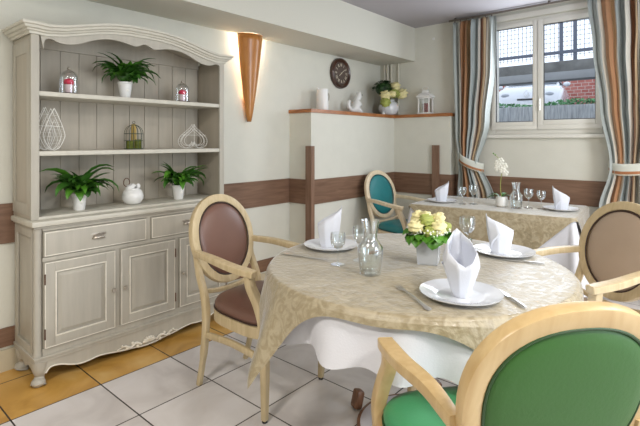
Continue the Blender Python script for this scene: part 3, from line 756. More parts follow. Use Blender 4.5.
c=empty('pillar_candle',(.115,1.485,1.2435),0,'tall slim ochre candle standing behind the bird cage','candle'); MB().lathe([(.019,0),(.02,.004),(.016,.16),(.013,.165)],(0,0,0),16).build('wax',M['waxy'],c); MB().lathe([(.0015,.165),(.0015,.175)],(0,0,0),6).build('wick',M['blackr'],c)
# round white jar with tilted ladle/lid
t=empty('ceramic_jar',(.22,1.425,.8925),0,'round white ceramic jar with a tilted lid and dark loop handle on the dresser counter','jar')
MB().lathe([(.032,0),(.050,.010),(.064,.035),(.066,.055),(.056,.085),(.040,.098),(.042,.104),(.036,.104),(.034,.098)],(0,0,0),28).build('bowl',M['white'],t)
MB().lathe([(.034,0),(.036,.006),(.024,.022),(.006,.026)],(0,0,0),20).xf(Matrix.Translation((.0,-.012,.104))@Matrix.Rotation(R(28),4,'X')).build('lid',M['white'],t)
MB().sweep([(.0,-.040+.020*math.cos(2*PI*k/16),.142+.026*math.sin(2*PI*k/16)) for k in range(16)],.005,6,closed=True,up=(1,0,0)).build('loop_handle',M['hinge'],t)
MB().ball((.0,.036,.112),.016,10,(1,1,1.2)).build('spout_knob',M['white'],t)

# ------------------------------------------------------------------ things on the ledge
LZ=1.5885
t=empty('pitcher',(.13,3.40,LZ),R(0),'tall white ceramic pitcher with a handle at the left end of the ledge','pitcher')
MB().lathe([(.058,0),(.062,.01),(.060,.10),(.056,.17),(.060,.215),(.055,.215),(.052,.17),(.05,.05)],(0,0,0),24).build('jug_body',M['white'],t)
MB().sweep(bez([(0,.055,.17),(0,.095,.18),(0,.10,.12),(0,.058,.08)],5),(.012,.010),8).build('handle',M['pewter'],t)
MB().sweep([(0,-.04,.20),(0,-.06,.212),(0,-.075,.222)],[.03,.024,.01],8).build('spout',M['white'],t)
# deer / fox-like animal figurine: one continuous skin-modifier body
def skin(name,verts,edges,rad,mat,parent,root=0,sub=2):
    me=bpy.data.meshes.new(name); me.from_pydata(verts,edges,[]); o=bpy.data.objects.new(name,me); col.objects.link(o)
    sk=o.modifiers.new('skin','SKIN'); o.modifiers.new('sub','SUBSURF').render_levels=sub; o.modifiers['sub'].levels=sub
    for i,r in enumerate(rad): me.skin_vertices[0].data[i].radius=(r,r)
    me.skin_vertices[0].data[root].use_root=True; sk.use_smooth_shade=True
    me.materials.append(mat); o.parent=parent; return o
t=empty('squirrel_figurine',(.13,3.945,LZ),0,'white ceramic squirrel figurine with a raised curled tail on the ledge under the clock','figurine')
V=[(0,.0,.035),(0,.008,.070),(0,.022,.108),(0,.040,.148),(0,.062,.160),(0,.092,.150),   # hips, chest, neck, head, muzzle
   (0,-.035,.028),(0,-.075,.034),(0,-.108,.062),(0,-.104,.102),(0,-.076,.112),           # tail
   (.028,.045,.02),(-.028,.045,.02),(.03,.07,.012),(-.03,.07,.012),                      # hind feet
   (.022,.05,.085),(.018,.075,.075),(-.022,.05,.085),(-.018,.075,.075),                # fore paws
   (.016,.05,.205),(-.016,.05,.205)]                                                   # ears
E_=[(0,1),(1,2),(2,3),(3,4),(4,5),(0,6),(6,7),(7,8),(8,9),(9,10),(0,11),(11,13),(0,12),(12,14),(2,15),(15,16),(2,17),(17,18),(3,19),(3,20)]
RR=[.042,.038,.028,.027,.024,.011,.02,.018,.020,.018,.012,.017,.017,.010,.010,.010,.008,.010,.008,.006,.006]
skin('body',[tuple(1.18*c for c in v) for v in V],E_,[1.3*v for v in RR],M['white'],t)
MB().ball((.027,.088,.204),.005,8).build('eye',M['blackr'],t)
# vase with cream flowers
def rose(mb,c,r,seed=0):
    rnd=random.Random(seed); c=Vector(c); a0=rnd.uniform(0,6.28); NT,NP=36,22; rings=[]
    tilt=Matrix.Rotation(rnd.uniform(-.35,.35),3,'X')@Matrix.Rotation(rnd.uniform(-.35,.35),3,'Y')
    for i in range(NP+1):
        ph=.04+(PI*.86-.04)*i/NP; ring=[]
        for k in range(NT):
            th=2*PI*k/NT
            sp=(ph/PI*4.6+th/(2*PI)+.10*math.sin(5*th+a0))%1.0
            rr=r*(.72+.30*sp**1.5)*(1+.05*math.sin(3*th+a0))*(1-.25*math.exp(-(ph/.35)**2))
            ring.append(c+tilt@Vector((rr*math.sin(ph)*math.cos(th+a0),rr*math.sin(ph)*math.sin(th+a0),rr*math.cos(ph)*.9)))
        rings.append(ring)
    mb.loft(rings)
t=empty('flower_vase',(.215,4.47,LZ),0,'round ribbed white vase in the ledge corner below the pipes','vase')
pr=[(.05,0),(.085,.014),(.113,.06),(.116,.095),(.095,.14),(.065,.162),(.068,.175),(.06,.175),(.057,.165)]
q=MB(); rings=[]
for r_,z in pr: rings.append([Vector((r_*(1+.007*math.cos(14*a))*math.cos(a),r_*(1+.007*math.cos(14*a))*math.sin(a),z)) for a in [2*PI*k/84 for k in range(84)]])
q.loft(rings).build('vase_body',M['porc'],t)
bq=empty('flower_bouquet',(.24,4.405,LZ+.176),0,'bunch of cream roses with dark green leaves in the round ledge vase','flowers')
for i,(x,y,z,r_,mt) in enumerate([(.04,-.11,.02,.045,'rose'),(.06,.02,.115,.042,'rose'),(.07,.12,.05,.05,'rose'),(.05,.06,.045,.036,'rose_g'),(.07,-.02,.04,.04,'rose_g'),(.05,-.13,-.05,.042,'rose_g'),(.0,.14,.08,.04,'rose'),(.09,-.07,.03,.03,'rose')]):
    q=MB(); rose(q,(x+.01,y,z+.01),r_*1.3,i); q.build('rose',M[mt],bq,ang=2)
q=MB(); q.ball((-.02,-.02,.10),.085,14,(.9,1.3,.8)); q.build('green_ball',M['leaf_d'],bq)
q=MB(); rnd=random.Random(9)
for i in range(130):
    a=rnd.uniform(0,2*PI); e=rnd.uniform(-.1,1.5); p=Vector((-.02+.076*math.cos(a)*math.cos(e),-.02+.108*math.sin(a)*math.cos(e),.10+.066*math.sin(e))); leaf(q,p,a,e*.6,.035,.022,.8,0,3)
q.build('leaves',M['leaf_d'],bq,ang=2)
MB().lathe([(.035,-.0),(.03,.03)],(0,0,0),10).build('stems',M['leaf_d'],bq)
tag(MB().lathe([(.016,0),(.02,.012),(.012,.03),(.004,.036)],(.24,4.32,LZ),14).build('trinket_pot',M['white']),'tiny white ceramic pot at the foot of the round ledge vase','ornament')
bq.scale=(1.2,1.2,1.15)
# lantern
t=empty('lantern',(.635,4.555,LZ),0,'white metal lantern with a ring handle and red candle on the window-side ledge','lantern')
q=MB()
for sx in (-1,1):
    for sy in (-1,1): q.box((sx*.062,sy*.042,.098),(.014,.012,.156),.002)
q.box((0,0,.01),(.145,.10,.02),.004); q.box((0,0,.178),(.145,.10,.014),.003); q.build('cage_frame',M['white'],t)
q=MB(); q.loft([[Vector((sx*a,sy*b,z)) for sx,sy in ((-1,-1),(1,-1),(1,1),(-1,1))] for a,b,z in ((.085,.058,.186),(.085,.058,.196),(.06,.042,.222),(.03,.022,.24),(.028,.02,.262))]); q.build('roof',M['white'],t,smooth=False)
q=MB(); q.sweep([(.04*math.cos(2*PI*k/20),0,.262+.022+.02*math.sin(2*PI*k/20)) for k in range(20)],.004,6,closed=True,up=(0,1,0)); q.build('ring_handle',M['white'],t)
q=MB(); q.bb((-.055,-.044,.021),(.055,-.042,.17)); q.build('glass_pane',M['glass'],t)
q=MB(); q.box((0,-.047,.095),(.006,.004,.15)); q.build('glazing_bar',M['white'],t)
c=empty('pillar_candle',(.635,4.555,LZ+.021),0,'red pillar candle inside the white lantern','candle'); MB().lathe([(.028,0),(.03,.004),(.03,.095),(.024,.1)],(0,0,0),18).build('wax',M['redglass'],c); MB().lathe([(.0015,.1),(.0015,.11)],(0,0,0),6).build('wick',M['blackr'],c)

# ------------------------------------------------------------------ armchairs
def armchair(label,loc,ang,frame,pad,seatm,welt,fwd=0,rear=None,cat='chair',grp='oval-backed armchairs',nn=2.03,tp=.045,rec=.255,hs=1.0,aw=1.0):
    t=empty('armchair',loc,ang,label,cat,grp); t.scale=(1,1,hs)
    fr=M[frame]; W,Hh=.228,.24; zc=.751
    def yb(z): return -.222-(z-.45)*rec       # recline of the back
    # seat rail (apron)
    def seatring(z,sc_,dz=0,hf=0):
        out=[]
        for k in range(36):
            a=2*PI*k/36; ca,sa=math.cos(a),math.sin(a)
            e=2/3.4; x=.262*math.copysign(abs(ca)**e,ca); y=.245*math.copysign(abs(sa)**e,sa)
            x*=(1+.13*(y/.245)-.06)
            out.append(Vector((x*sc_,y*sc_+.012,z)))
        return out
    MB().loft([seatring(.375,.965),seatring(.38,1.0),seatring(.432,1.0),seatring(.437,.97)]).build('seat_rail',fr,t)
    MB().loft([seatring(.4375,.955),seatring(.448,.985),seatring(.466,.985),seatring(.484,.94),seatring(.497,.82),seatring(.505,.6),seatring(.509,.3),seatring(.510,.06)]).build('seat',M[seatm],t,ang=1.2)
    MB().sweep([p for p in seatring(.4425,.992)],.008,6,closed=True,up=(0,0,1)).build('seat_piping',M[welt],t)
    # legs
    for s in (-1,1):
        lg=MB().sweep(bez([(s*.232,.206,.012),(s*.238,.212,.2),(s*.244,.214,.40)],6),[(.028+.016*i/12,.028+.016*i/12) for i in range(13)],10,p=4.5,up=(0,1,0))
        l=lg.build('leg',fr,t); MB().lathe([(.013,0),(.014,.012)],(s*.232,.206,0),12).build('glide',M['blackr'],l)
        lg=MB().sweep(bez([(s*.178,-.300,.0),(s*.184,-.258,.18),(s*.198,-.224,.38),(s*.204,-.232,.50),(s*.202,yb(.60)-.012,.60),(s*.200,yb(.70)-.012,.70)],5),[(.028,.028)]*5+[(.034,.036)]*5+[(.038,.038)]*6+[(.034,.036)]*5+[(.030,.033)]*5,10,p=4,up=(0,1,0))
        l=lg.build('leg',fr,t)
        # side stretcher
        MB().sweep(bez([(s*.190,-.240,.285),(s*.214,-.02,.300),(s*.238,.208,.285)],6),(.020,.034),8,p=4,up=(0,0,1)).build('stretcher',fr,t)
    # back ring in the reclined plane
    def oval(w_,h_,n=56,yo=0):
        out=[]
        for k in range(n):
            a=2*PI*k/n; ca,sa=math.cos(a),math.sin(a); z=zc+h_*math.copysign(abs(sa)**(2/nn),sa); x=w_*math.copysign(abs(ca)**(2/nn),ca)*(1+tp*sa)
            out.append(Vector((x,yb(z)+yo-.012*(1-(x/.24)**2)*1.0,z)))
        return out
    MB().sweep(oval(W-.0225,Hh-.0225),(.045,.034),12,closed=True,up=(0,1,.255),p=9).build('back_frame',fr,t,ang=.5)
    # padded front and rear panels (domed)
    def dome(sgn,th):
        rings=[]
        for f,d in ((1.0,.006),(.985,.014),(.93,.022),(.8,.029),(.55,.034),(.28,.036),(.03,.037)):
            rings.append([Vector((p.x,p.y+sgn*d*th,p.z)) for p in [Vector((q.x*f,yb(zc+(q.z-zc)*f)-.012,zc+(q.z-zc)*f)) for q in oval(W-.045,Hh-.045)]])
        m_=MB().loft(rings,cap0=False,cap1=True); return m_
    dome(1,1.0).build('back_pad',M[pad],t,ang=1.2)
    dome(-1,.75).build('rear_panel',M[rear or pad],t,ang=1.2)
    MB().sweep([p+Vector((0,.017,0)) for p in oval(W-.0465,Hh-.0465)],.008,6,closed=True,up=(0,1,0)).build('piping',M[welt],t)
    MB().sweep([p-Vector((0,.016,0)) for p in oval(W-.0465,Hh-.0465)],.007,6,closed=True,up=(0,1,0)).build('rear_piping',M[welt],t)
    # lower back bar joining the stiles under the oval
    MB().sweep(bez([(-.192,-.236,.512),(-.07,-.243,.490),(.07,-.243,.490),(.192,-.236,.512)],5),(.024,.022),8,p=4,up=(0,1,0)).build('cross_bar',fr,t)
    # arms and supports
    for s in (-1,1):
        ap=bez([(s*.222,yb(.71)+.008,.712),(s*.246*aw,-.14,.708),(s*.262*aw,.02,.692),(s*.267*aw,.13,.686),(s*.264*aw,.172,.682)],6)
        n=len(ap); sz=[(.028+.026*math.sin(PI*min(1,i/(n-1)*.75)),.034-.004*i/n) for i in range(n-2)]+[(.050,.034),(.044,.026)]
        MB().sweep(ap,sz,12,p=7,up=(0,0,1)).build('arm',fr,t,ang=.5)
        sp=bez([(s*.244,.214,.40),(s*.248,.210,.47),(s*.253*(1+aw)/2,.182,.55),(s*.260*aw,.146,.62),(s*.264*aw,.136,.671)],6)
        MB().sweep(sp,[(.042,.046-.010*i/(len(sp)-1)) for i in range(len(sp))],12,p=7,up=(0,1,.3)).build('arm_support',fr,t,ang=.5)
    return t
def fang(deg): return R(deg-90)
armchair('beech armchair with brown leather oval back and seat, beside the dresser',(1.239,1.630,0),fang(6.8),'beech','brown_l','brown_l','welt_d')
armchair('beech armchair with tan leather oval back, standing in front of the right curtain',(2.519,2.442,0),fang(-122.5),'beech','tan_l','tan_l','welt_d')
armchair('beech armchair with green vinyl oval back seen from behind in the foreground',(2.549,1.277,0),fang(139.5),'beech_h','green_l','green_s','welt_g',nn=2.25,tp=.11,rec=.29,hs=.984,aw=.90)
armchair('pale armchair with teal oval back and seat in the far corner',(.75,3.915,0),fang(-6.6),'beech_p','teal_l','teal_l','welt_t')

# ------------------------------------------------------------------ round table
TX,TY,TR,TZ=2.012,1.838,.632,.745
rt=empty('round_table',(TX,TY,0),0,'round pedestal dining table under the cloths in the foreground','table')
MB().lathe([(TR-.03,.705),(TR-.002,.712),(TR,.720),(TR,.738),(TR-.004,TZ-.001)],(0,0,0),64).build('tabletop',M['beech'],rt)
MB().lathe([(.045,.05),(.030,.08),(.030,.62),(.045,.66),(.16,.704)],(0,0,0),24).build('column',M['beech'],rt)
MB().lathe([(.245,0.004),(.245,.014),(.20,.036),(.10,.052),(.03,.055)],(0,0,0),48).build('base_plate',M['grey_base'],rt)
MB().lathe([(.2455,0),(.256,.002),(.258,.012),(.2465,.015)],(0,0,0),48).build('base_rim',M['brownb'],rt)
for a in (188,278,8,98):
    a=R(a); q=MB().box((0,0,0),(.042,.05,.085),.012); q.xf(Matrix.Translation((.288*math.cos(a),.288*math.sin(a),.044))@Matrix.Rotation(a+R(60),4,'Z')@Matrix.Rotation(R(-14),4,'Y')); q.build('foot_block',M['brownb'],rt)
def round_drape(r,L,rip,nrad,z0,rnd_=.012,N=240,drops=16):
    rings=[]
    radial=[0.02,.3,.6,.85,.95]
    cols=[]
    for k in range(N):
        th=2*PI*k/N; l=L(th); c=[]
        for f in radial: c.append((r*f,z0))
        for i in range(5):
            a=PI/2*i/4; c.append((r+rnd_*math.sin(a),z0-rnd_*(1-math.cos(a))))
        for i in range(1,drops+1):
            d=(l-rnd_)*i/drops; c.append((r+rnd_+rip(th,d,l),z0-rnd_-d))
        cols.append([Vector((a*math.cos(th),a*math.sin(th),b)) for a,b in c])
    m=len(cols[0]); vs=[p for c in cols for p in c]; fs=[]
    for k in range(N):
        l=(k+1)%N
        for i in range(m-1): fs.append((k*m+i,l*m+i,l*m+i+1,k*m+i+1))
    fs.append([k*m for k in range(N)])
    return MB().add(vs,fs)
# white round undercloth
def rip_w(th,d,l):
    return -.004+.010*d/.2+ (d/.2)*(.026*math.sin(16*th+.6)+.016*math.sin(9*th+1.4))
def L_w(th): return .200+.010*math.sin(17*th+1.9)+.008*math.sin(5*th)
o=round_drape(TR+.002,L_w,rip_w,0,TZ+.001).build('tablecloth',M['wcloth'],loc=(TX,TY,0),ang=2)
tag(o,'white round tablecloth with a wavy hem showing beneath the beige cloth on the round table','tablecloth')
# beige square overlay, corner directions
c0=R(-110)
def L_b(th):
    p=(th-c0+PI/4)%(PI/2)-PI/4; f=1-abs(p)/(PI/4)
    return .034+.33*f**(2.1 if p<0 else 4.5)+.006*math.sin(9*th)
def rip_b(th,d,l):
    p=(th-c0+PI/4)%(PI/2)-PI/4; f=1-abs(p)/(PI/4); k=min(1,d/.3)
    return .006+(.060*k*f**2 if math.cos(th-c0)>.5 else 0) + k*(.020*math.cos(p*19)*f+.008*math.sin(th*21))+.030*d/.2
o=round_drape(TR+.008,L_b,rip_b,0,TZ+.004,rnd_=.016,N=320).build('table_overlay',M['damask'],loc=(TX,TY,0),ang=2)
tag(o,'beige damask overlay cloth with a hanging corner on the round table','tablecloth')
TT=TZ+.0045

# ------------------------------------------------------------------ rectangular table
rot=R(5); fx,fy=2.28,3.64; TLn,TWd=1.245,.75
ux,uy=Vector((math.cos(rot),math.sin(rot),0)),Vector((-math.sin(rot),math.cos(rot),0))
cR=Vector((fx,fy,0))-ux*TLn/2+uy*TWd/2
re=empty('rectangular_table',tuple(cR),rot,'rectangular dining table under the cloths below the window','table')
MB().box((0,0,TZ-.016),(TLn,TWd,.03),.005).build('tabletop',M['beech'],re)
for sx in (-1,1):
    for sy in (-1,1): MB().sweep([(sx*(TLn/2-.07),sy*(TWd/2-.07),0),(sx*(TLn/2-.07),sy*(TWd/2-.07),TZ-.032)],(.05,.05),8,p=6).build('leg',M['beech'],re)
def rect_drape(a,b,Lf,rip,z0,rd=.012,drops=14,step=.02,off=.0):
    a+=off; b+=off; cr=.02
    per=[]
    def corner(cx,cy,a0):
        for i in range(7): 
            an=a0+PI/2*i/6; per.append((cx+cr*math.cos(an),cy+cr*math.sin(an),math.cos(an),math.sin(an)))
    def side(p,q,nx,ny):
        n=max(2,int(math.dist(p,q)/step))
        for i in range(1,n): t=i/n; per.append((p[0]+(q[0]-p[0])*t,p[1]+(q[1]-p[1])*t,nx,ny))
    corner(a-cr,-b+cr,-PI/2); side((a,-b+cr),(a,b-cr),1,0); corner(a-cr,b-cr,0); side((a-cr,b),(-a+cr,b),0,1)
    corner(-a+cr,b-cr,PI/2); side((-a,b-cr),(-a,-b+cr),-1,0); corner(-a+cr,-b+cr,PI); side((-a+cr,-b),(a-cr,-b),0,-1)
    cols=[]
    for x,y,nx,ny in per:
        l=max(rd+.004,Lf(x,y,nx,ny)); c=[Vector((x*f,y*f,z0)) for f in (.02,.5,.9)]+[Vector((x,y,z0))]
        for i in range(1,4):
            an=PI/2*i/3; c.append(Vector((x+nx*rd*math.sin(an),y+ny*rd*math.sin(an),z0-rd*(1-math.cos(an)))))
        for i in range(1,drops+1):
            d=(l-rd)*i/drops; o_=rd+rip(x,y,nx,ny,d); c.append(Vector((x+nx*o_,y+ny*o_,z0-rd-d)))
        cols.append(c)
    m=len(cols[0]); N=len(cols); vs=[p for c in cols for p in c]; fs=[]
    for k in range(N):
        l=(k+1)%N
        for i in range(m-1): fs.append((k*m+i,l*m+i,l*m+i+1,k*m+i+1))
    fs.append([k*m for k in range(N)])
    return MB().add(vs,fs)
A2,B2=TLn/2,TWd/2
def rp_w(x,y,nx,ny,d):
    cn=math.exp(-((A2-abs(x))**2+(B2-abs(y))**2)/.02); k=min(1,d/.5)
    return k*(.012*math.sin(x*26+y*23)+.010*math.sin(x*11-y*17))+.09*k*cn*(1 if abs(nx)>.1 and abs(ny)>.1 else .25)+.02*d
o=rect_drape(A2,B2,lambda x,y,nx,ny:.52,rp_w,TZ+.001,off=.001).build('tablecloth',M['wcloth'],loc=tuple(cR),ang=2); o.rotation_euler=(0,0,rot)
tag(o,'long white tablecloth hanging low on the rectangular table below the window','tablecloth')
def L_d(x,y,nx,ny):
    if abs(ny)>abs(nx): return .02+max(0,(A2-abs(x)))*.98
    return .02+max(0,(B2-abs(y)))*.98
o=rect_drape(A2,B2,L_d,lambda x,y,nx,ny,d: .006+rp_w(x,y,nx,ny,d)*.9+.012*min(1,d/.1),TZ+.003,off=.007).build('table_overlay',M['damask'],loc=tuple(cR),ang=2); o.rotation_euler=(0,0,rot)
tag(o,'beige damask overlay with triangular falls on the rectangular table below the window','tablecloth')

# ------------------------------------------------------------------ tableware
def plate(loc,r,label):
    t=MB().lathe([(.001,.004),(r*.55,.004),(r*.60,.006),(r*.68,.011),(r*.97,.019),(r,.021),(r*.995,.0175),(r*.70,.004),(r*.6,0),(r*.02,0)][::1],(0,0,0),56,cap0=True,cap1=True)
    o=t.build('dinner_plate',M['porc'],loc=loc,ang=1.2); tag(o,label,'plate','white dinner plates'); return o
def napkin(loc,rz,h0,h1,label,rb=.030,rt_=.05,sharp=2.0,back=0):
    # folded cloth pocket with one tall pointed side
    mb=MB(); n=48; rings=[]
    for f in [0,.12,.3,.5,.7,.85,1.0]:
        ring=[]
        for k in range(n):
            a=2*PI*k/n; d=abs(((a+PI)%(2*PI))-PI)/PI   # 0 at the peak side
            h=h0+(h1-h0)*(1-d)**sharp
            z=h*f; rr=rb+(rt_-rb)*min(1,z/h0)**.8
            if z>h0: rr=rt_+ (z-h0)*.05
            sq=.97/math.cos(((a+PI/8)%(PI/4))-PI/8)*(1.035 if z>h0*.62 else 1)
            ec=.78
            x=rr*sq*math.cos(a); y=rr*ec*sq*math.sin(a)
            if z>h0:
                kk=(z-h0)/(h1-h0+1e-6); y*=1-.55*kk; x=x*(1-.10*kk)+ (rt_*.25)*kk*back
            ring.append(Vector((x,y,z)))
        rings.append(ring)
    mb.loft(rings,cap0=True,cap1=False)
    t=empty('napkin',loc,rz,label,'napkin','folded white napkins'); mb.build('folded_cloth',M['napkin'],t,ang=.9,solid=.002)
    f=MB().sweep(bez([(rb*1.02,rb*.2,.003),(rt_*.8,rb*.75,h0*.5),(rt_*.2,rt_*.80,h0*.95)],6),(.010,.003),6); f.build('fold',M['napkin'],t)
    return t
def wineglass(loc,s,label,grp):
    t=empty('wine_glass',loc,0,label,'wine glass',grp)
    pr=[(.001,.072),(.018,.078),(.032,.098),(.0355,.12),(.034,.148),(.0332,.148),(.0347,.12),(.031,.099),(.017,.080),(.001,.075)]
    MB().lathe([(a*s,b*s) for a,b in pr],(0,0,0),28).build('bowl',M['glass'],t)
    MB().lathe([(a*s,b*s) for a,b in [(.006,.003),(.0035,.012),(.003,.06),(.006,.0715)]],(0,0,0),12).build('stem',M['glass'],t)
    MB().lathe([(a*s,b*s) for a,b in [(.032,0),(.033,.002),(.008,.004),(.006,.003)]],(0,0,0),28).build('foot',M['glass'],t)
    return t
def decanter(loc,s,label,fill=0):
    t=empty('decanter',loc,0,label,'decanter','glass water carafes')
    pr=[(.001,0),(.043,0),(.044,.006),(.048,.045),(.054,.092),(.052,.112),(.034,.136),(.028,.148),(.028,.175),(.038,.222),(.036,.222),(.026,.175),(.026,.149),(.032,.138),(.049,.112),(.051,.092),(.046,.045),(.041,.010),(.001,.008)]
    MB().lathe([(a*s,b*s) for a,b in pr],(0,0,0),36).build('glass_body',M['glass'],t)
    MB().sweep([(.0285*s*math.cos(2*PI*k/24),.0285*s*math.sin(2*PI*k/24),.13*s) for k in range(24)],.004*s,6,closed=True,up=(0,0,1)).build('neck_ring',M['glass'],t)
    if fill:
        MB().lathe([(.001,.0085),(.0405,.0105),(.0455,.045),(.0505,.090),(.001,.090)],(0,0,0),32).xf(Matrix.Scale(s,4)).build('water',M['glass'],t)
    return t
def fork(tip,end,z,label):
    a=Vector((*tip,0)); b=Vector((*end,0)); L=(b-a).length; t=empty('fork',((a.x+b.x)/2,(a.y+b.y)/2,z),math.atan2(b.y-a.y,b.x-a.x),label,'fork')
    q=MB().sweep([(-L/2+.055,0,.004),(-L/2+.08,0,.006),(0,0,.008),(L/2-.05,0,.005),(L/2-.01,0,.003),(L/2,0,.002)],[(.014,.003),(.009,.004),(.009,.004),(.016,.0035),(.024,.003),(.012,.002)],8,up=(0,0,1)); q.build('handle',M['steel'],t)
    q=MB().sweep([(-L/2+.035,0,.002),(-L/2+.045,0,.002),(-L/2+.058,0,.004)],[(.025,.002),(.025,.002),(.010,.002)],8,p=4,up=(0,0,1))
    for k in range(4):
        y=(k-1.5)*.0067; q.sweep([(-L/2+.037,y,.002),(-L/2+.015,y,.0015),(-L/2,y,.005)],[(.004,.002),(.0038,.002),(.0015,.001)],6,up=(0,0,1))
    q.build('tines',M['steel'],t); return t
def knife(tip,end,z,label,grp=None):
    a=Vector((*tip,0)); b=Vector((*end,0)); L=(b-a).length; t=empty('table_knife',((a.x+b.x)/2,(a.y+b.y)/2,z),math.atan2(b.y-a.y,b.x-a.x),label,'knife','table knives')
    MB().sweep([(-L*.02,0,.004),(L*.05,0,.005),(L/2-.02,0,.005),(L/2,0,.004)],[(.009,.004),(.014,.007),(.017,.007),(.010,.004)],8,up=(0,0,1)).build('handle',M['steel'],t)
    MB().prism([(-L/2,-.004),(-L/2+.02,.006),(-.02,.010),(0,.006),(0,-.006),(-L/2+.03,-.008)],'xy',.003,.0045).build('blade',M['steel'],t); return t
plate((2.363,1.541,TT),.142,'white plate in the foreground holding the front folded napkin, between fork and knife')
plate((2.265,2.262,TT),.142,'white plate on the round table farthest back, holding a napkin with left-hand point')
plate((1.548,1.812,TT),.140,'white plate at the left edge of the round table by the two wine glasses')
NA=TT+.0045
# facing angles: peak direction in world
napkin((2.363,1.541,NA),R(125),.118,.224,'folded white napkin with a central point standing on the foreground plate',.032,.078,.95,-.3)
napkin((2.250,2.257,NA),R(215),.105,.19,'folded white napkin with left-hand point on the round table plate farthest back',.042,.058,1.1,.8)
napkin((1.530,1.815,NA),R(42),.105,.21,'folded white napkin with right-hand point on the left plate of the round table',.042,.058,1.1,.8)
wineglass((1.776,1.583,TT),.95,'wine glass on the round table, left of the carafe and nearest the left plate','wine glasses on the round table')
wineglass((1.815,1.70,TT),1.05,'wine glass on the round table standing just behind the carafe','wine glasses on the round table')
wineglass((2.10,2.22,TT),1.12,'wine glass on the round table behind the cream flower arrangement','wine glasses on the round table')
wineglass((2.262,1.80,TT),1.0,'wine glass on the round table behind the foreground napkin','wine glasses on the round table')
decanter((1.964,1.562,TT),1.0,'clear glass water carafe on the round table, left of the flowers',1)
fork((2.135,1.492),(2.345,1.345),TT+.001,'steel fork left of the foreground plate')
knife((2.425,1.705),(2.575,1.565),TT+.001,'steel knife right of the foreground plate')
knife((2.30,2.13),(2.47,2.182),TT+.001,'steel knife in front of the far right plate of the round table')
knife((1.70,1.60),(1.455,1.545),TT+.001,'steel knife in front of the left plate of the round table')
# flower arrangement on the round table
fv=empty('flower_vase',(2.067,1.872,TT),R(20),'square frosted glass vase in the middle of the round table','vase')
q=MB(); q.loft([[Vector((sx*a,sy*a,z)) for sx,sy in ((-1,-1),(1,-1),(1,1),(-1,1))] for a,z in ((.042,0),(.044,.004),(.050,.115),(.047,.115),(.041,.008))]); 
M['frost']=plain('frosted_glass',(228,231,235),.25,spec=.6); M['frost'].node_tree.nodes['Principled BSDF'].inputs['Transmission Weight'].default_value=.55
q.build('vase_body',M['frost'],fv,smooth=False)
MB().box((0,0,.055),(.07,.07,.09),.01).build('vase_filling',M['wire_w'],fv)
bq=empty('flower_bouquet',(2.067,1.872,TT+.116),0,'domed bunch of cream roses with green leaves and white sprigs in the round table vase','flowers')
view=Vector((.5,-.85,0)).normalized(); sdv=Vector((.76,.65,0))
for i,(a,b_,z,r_,mt) in enumerate([(-.058,.03,.055,.040,'rose'),(.040,.045,.052,.042,'rose'),(-.012,.035,.082,.036,'rose_g'),(.0,.065,.035,.030,'rose_g'),(.045,-.02,.080,.036,'rose'),(-.045,-.03,.085,.036,'rose'),(.0,-.06,.07,.040,'rose'),(.075,.0,.045,.030,'rose_g'),(-.012,.0,.095,.03,'rose')]):
    p=sdv*a+view*b_; q=MB(); rose(q,(p.x,p.y,z),r_,20+i); q.build('rose',M[mt],bq,ang=2)
q=MB(); rnd=random.Random(12)
for i in range(34):
    az=2*PI*i/34+rnd.uniform(-.1,.1); leaf(q,(.045*math.cos(az),.045*math.sin(az),.01),az,rnd.uniform(-.1,.5),rnd.uniform(.06,.085),.058,rnd.uniform(.7,1.7),rnd.uniform(-.3,.3),5)
q.build('leaves',M['leaf_l'],bq,ang=2)
q=MB()
for i in range(110):
    az=rnd.uniform(0,2*PI); rr=rnd.uniform(.072,.095); q.ball((rr*math.cos(az),rr*math.sin(az),rnd.uniform(.012,.045)),rnd.uniform(.0035,.0055),6)
q.build('white_sprigs',M['filler'],bq)
MB().lathe([(.04,0),(.06,.02),(.06,.05),(.02,.07)],(0,0,0),12).build('stems',M['leaf_d'],bq)

# rectangular table setting
plate((1.19,3.81,TT-.001),.13,'white plate at the left end of the rectangular table')
plate((2.12,3.975,TT-.001),.13,'white plate at the right end of the rectangular table')
napkin((1.185,3.81,TT+.0035),R(40),.09,.185,'folded white napkin with a right-hand point at the left end of the rectangular table',.042,.056,1.1,.8)
napkin((2.125,3.975,TT+.0035),R(215),.09,.19,'folded white napkin with a left-hand point at the right end of the rectangular table',.042,.056,1.1,.8)
wineglass((1.386,3.80,TT-.001),1.0,'wine glass on the rectangular table, the nearest to its left napkin','wine glasses on the rectangular table')
wineglass((1.46,3.86,TT-.001),1.1,'wine glass on the rectangular table, second nearest to its left napkin','wine glasses on the rectangular table')
wineglass((1.894,3.925,TT-.001),1.05,'wine glass on the rectangular table just right of the carafe','wine glasses on the rectangular table')
wineglass((1.985,3.945,TT-.001),1.0,'wine glass on the rectangular table closest to the right napkin','wine glasses on the rectangular table')
decanter((1.822,3.845,TT-.001),.95,'clear glass water carafe on the rectangular table beside the orchid',1)
pt=empty('orchid_pot',(1.70,3.86,TT-.001),0,'small white orchid pot on the rectangular table','pot')
MB().lathe([(.032,0),(.046,.012),(.050,.05),(.046,.085),(.042,.085),(.04,.07)],(0,0,0),24).build('pot_body',M['white'],pt)
oc=empty('orchid',(1.70,3.86,TT+.07),0,'white orchid stem with green leaves rising from the small white pot','plant')
q=MB(); 
for az,el,l_ in ((PI*1.12,.35,.13),(PI*.95,.6,.12),(.3,.7,.08),(1.3,.9,.09)): leaf(q,(0,0,0),az,el,l_,.045,.8,0,6)
q.build('leaves',M['leaf'],oc,ang=2)
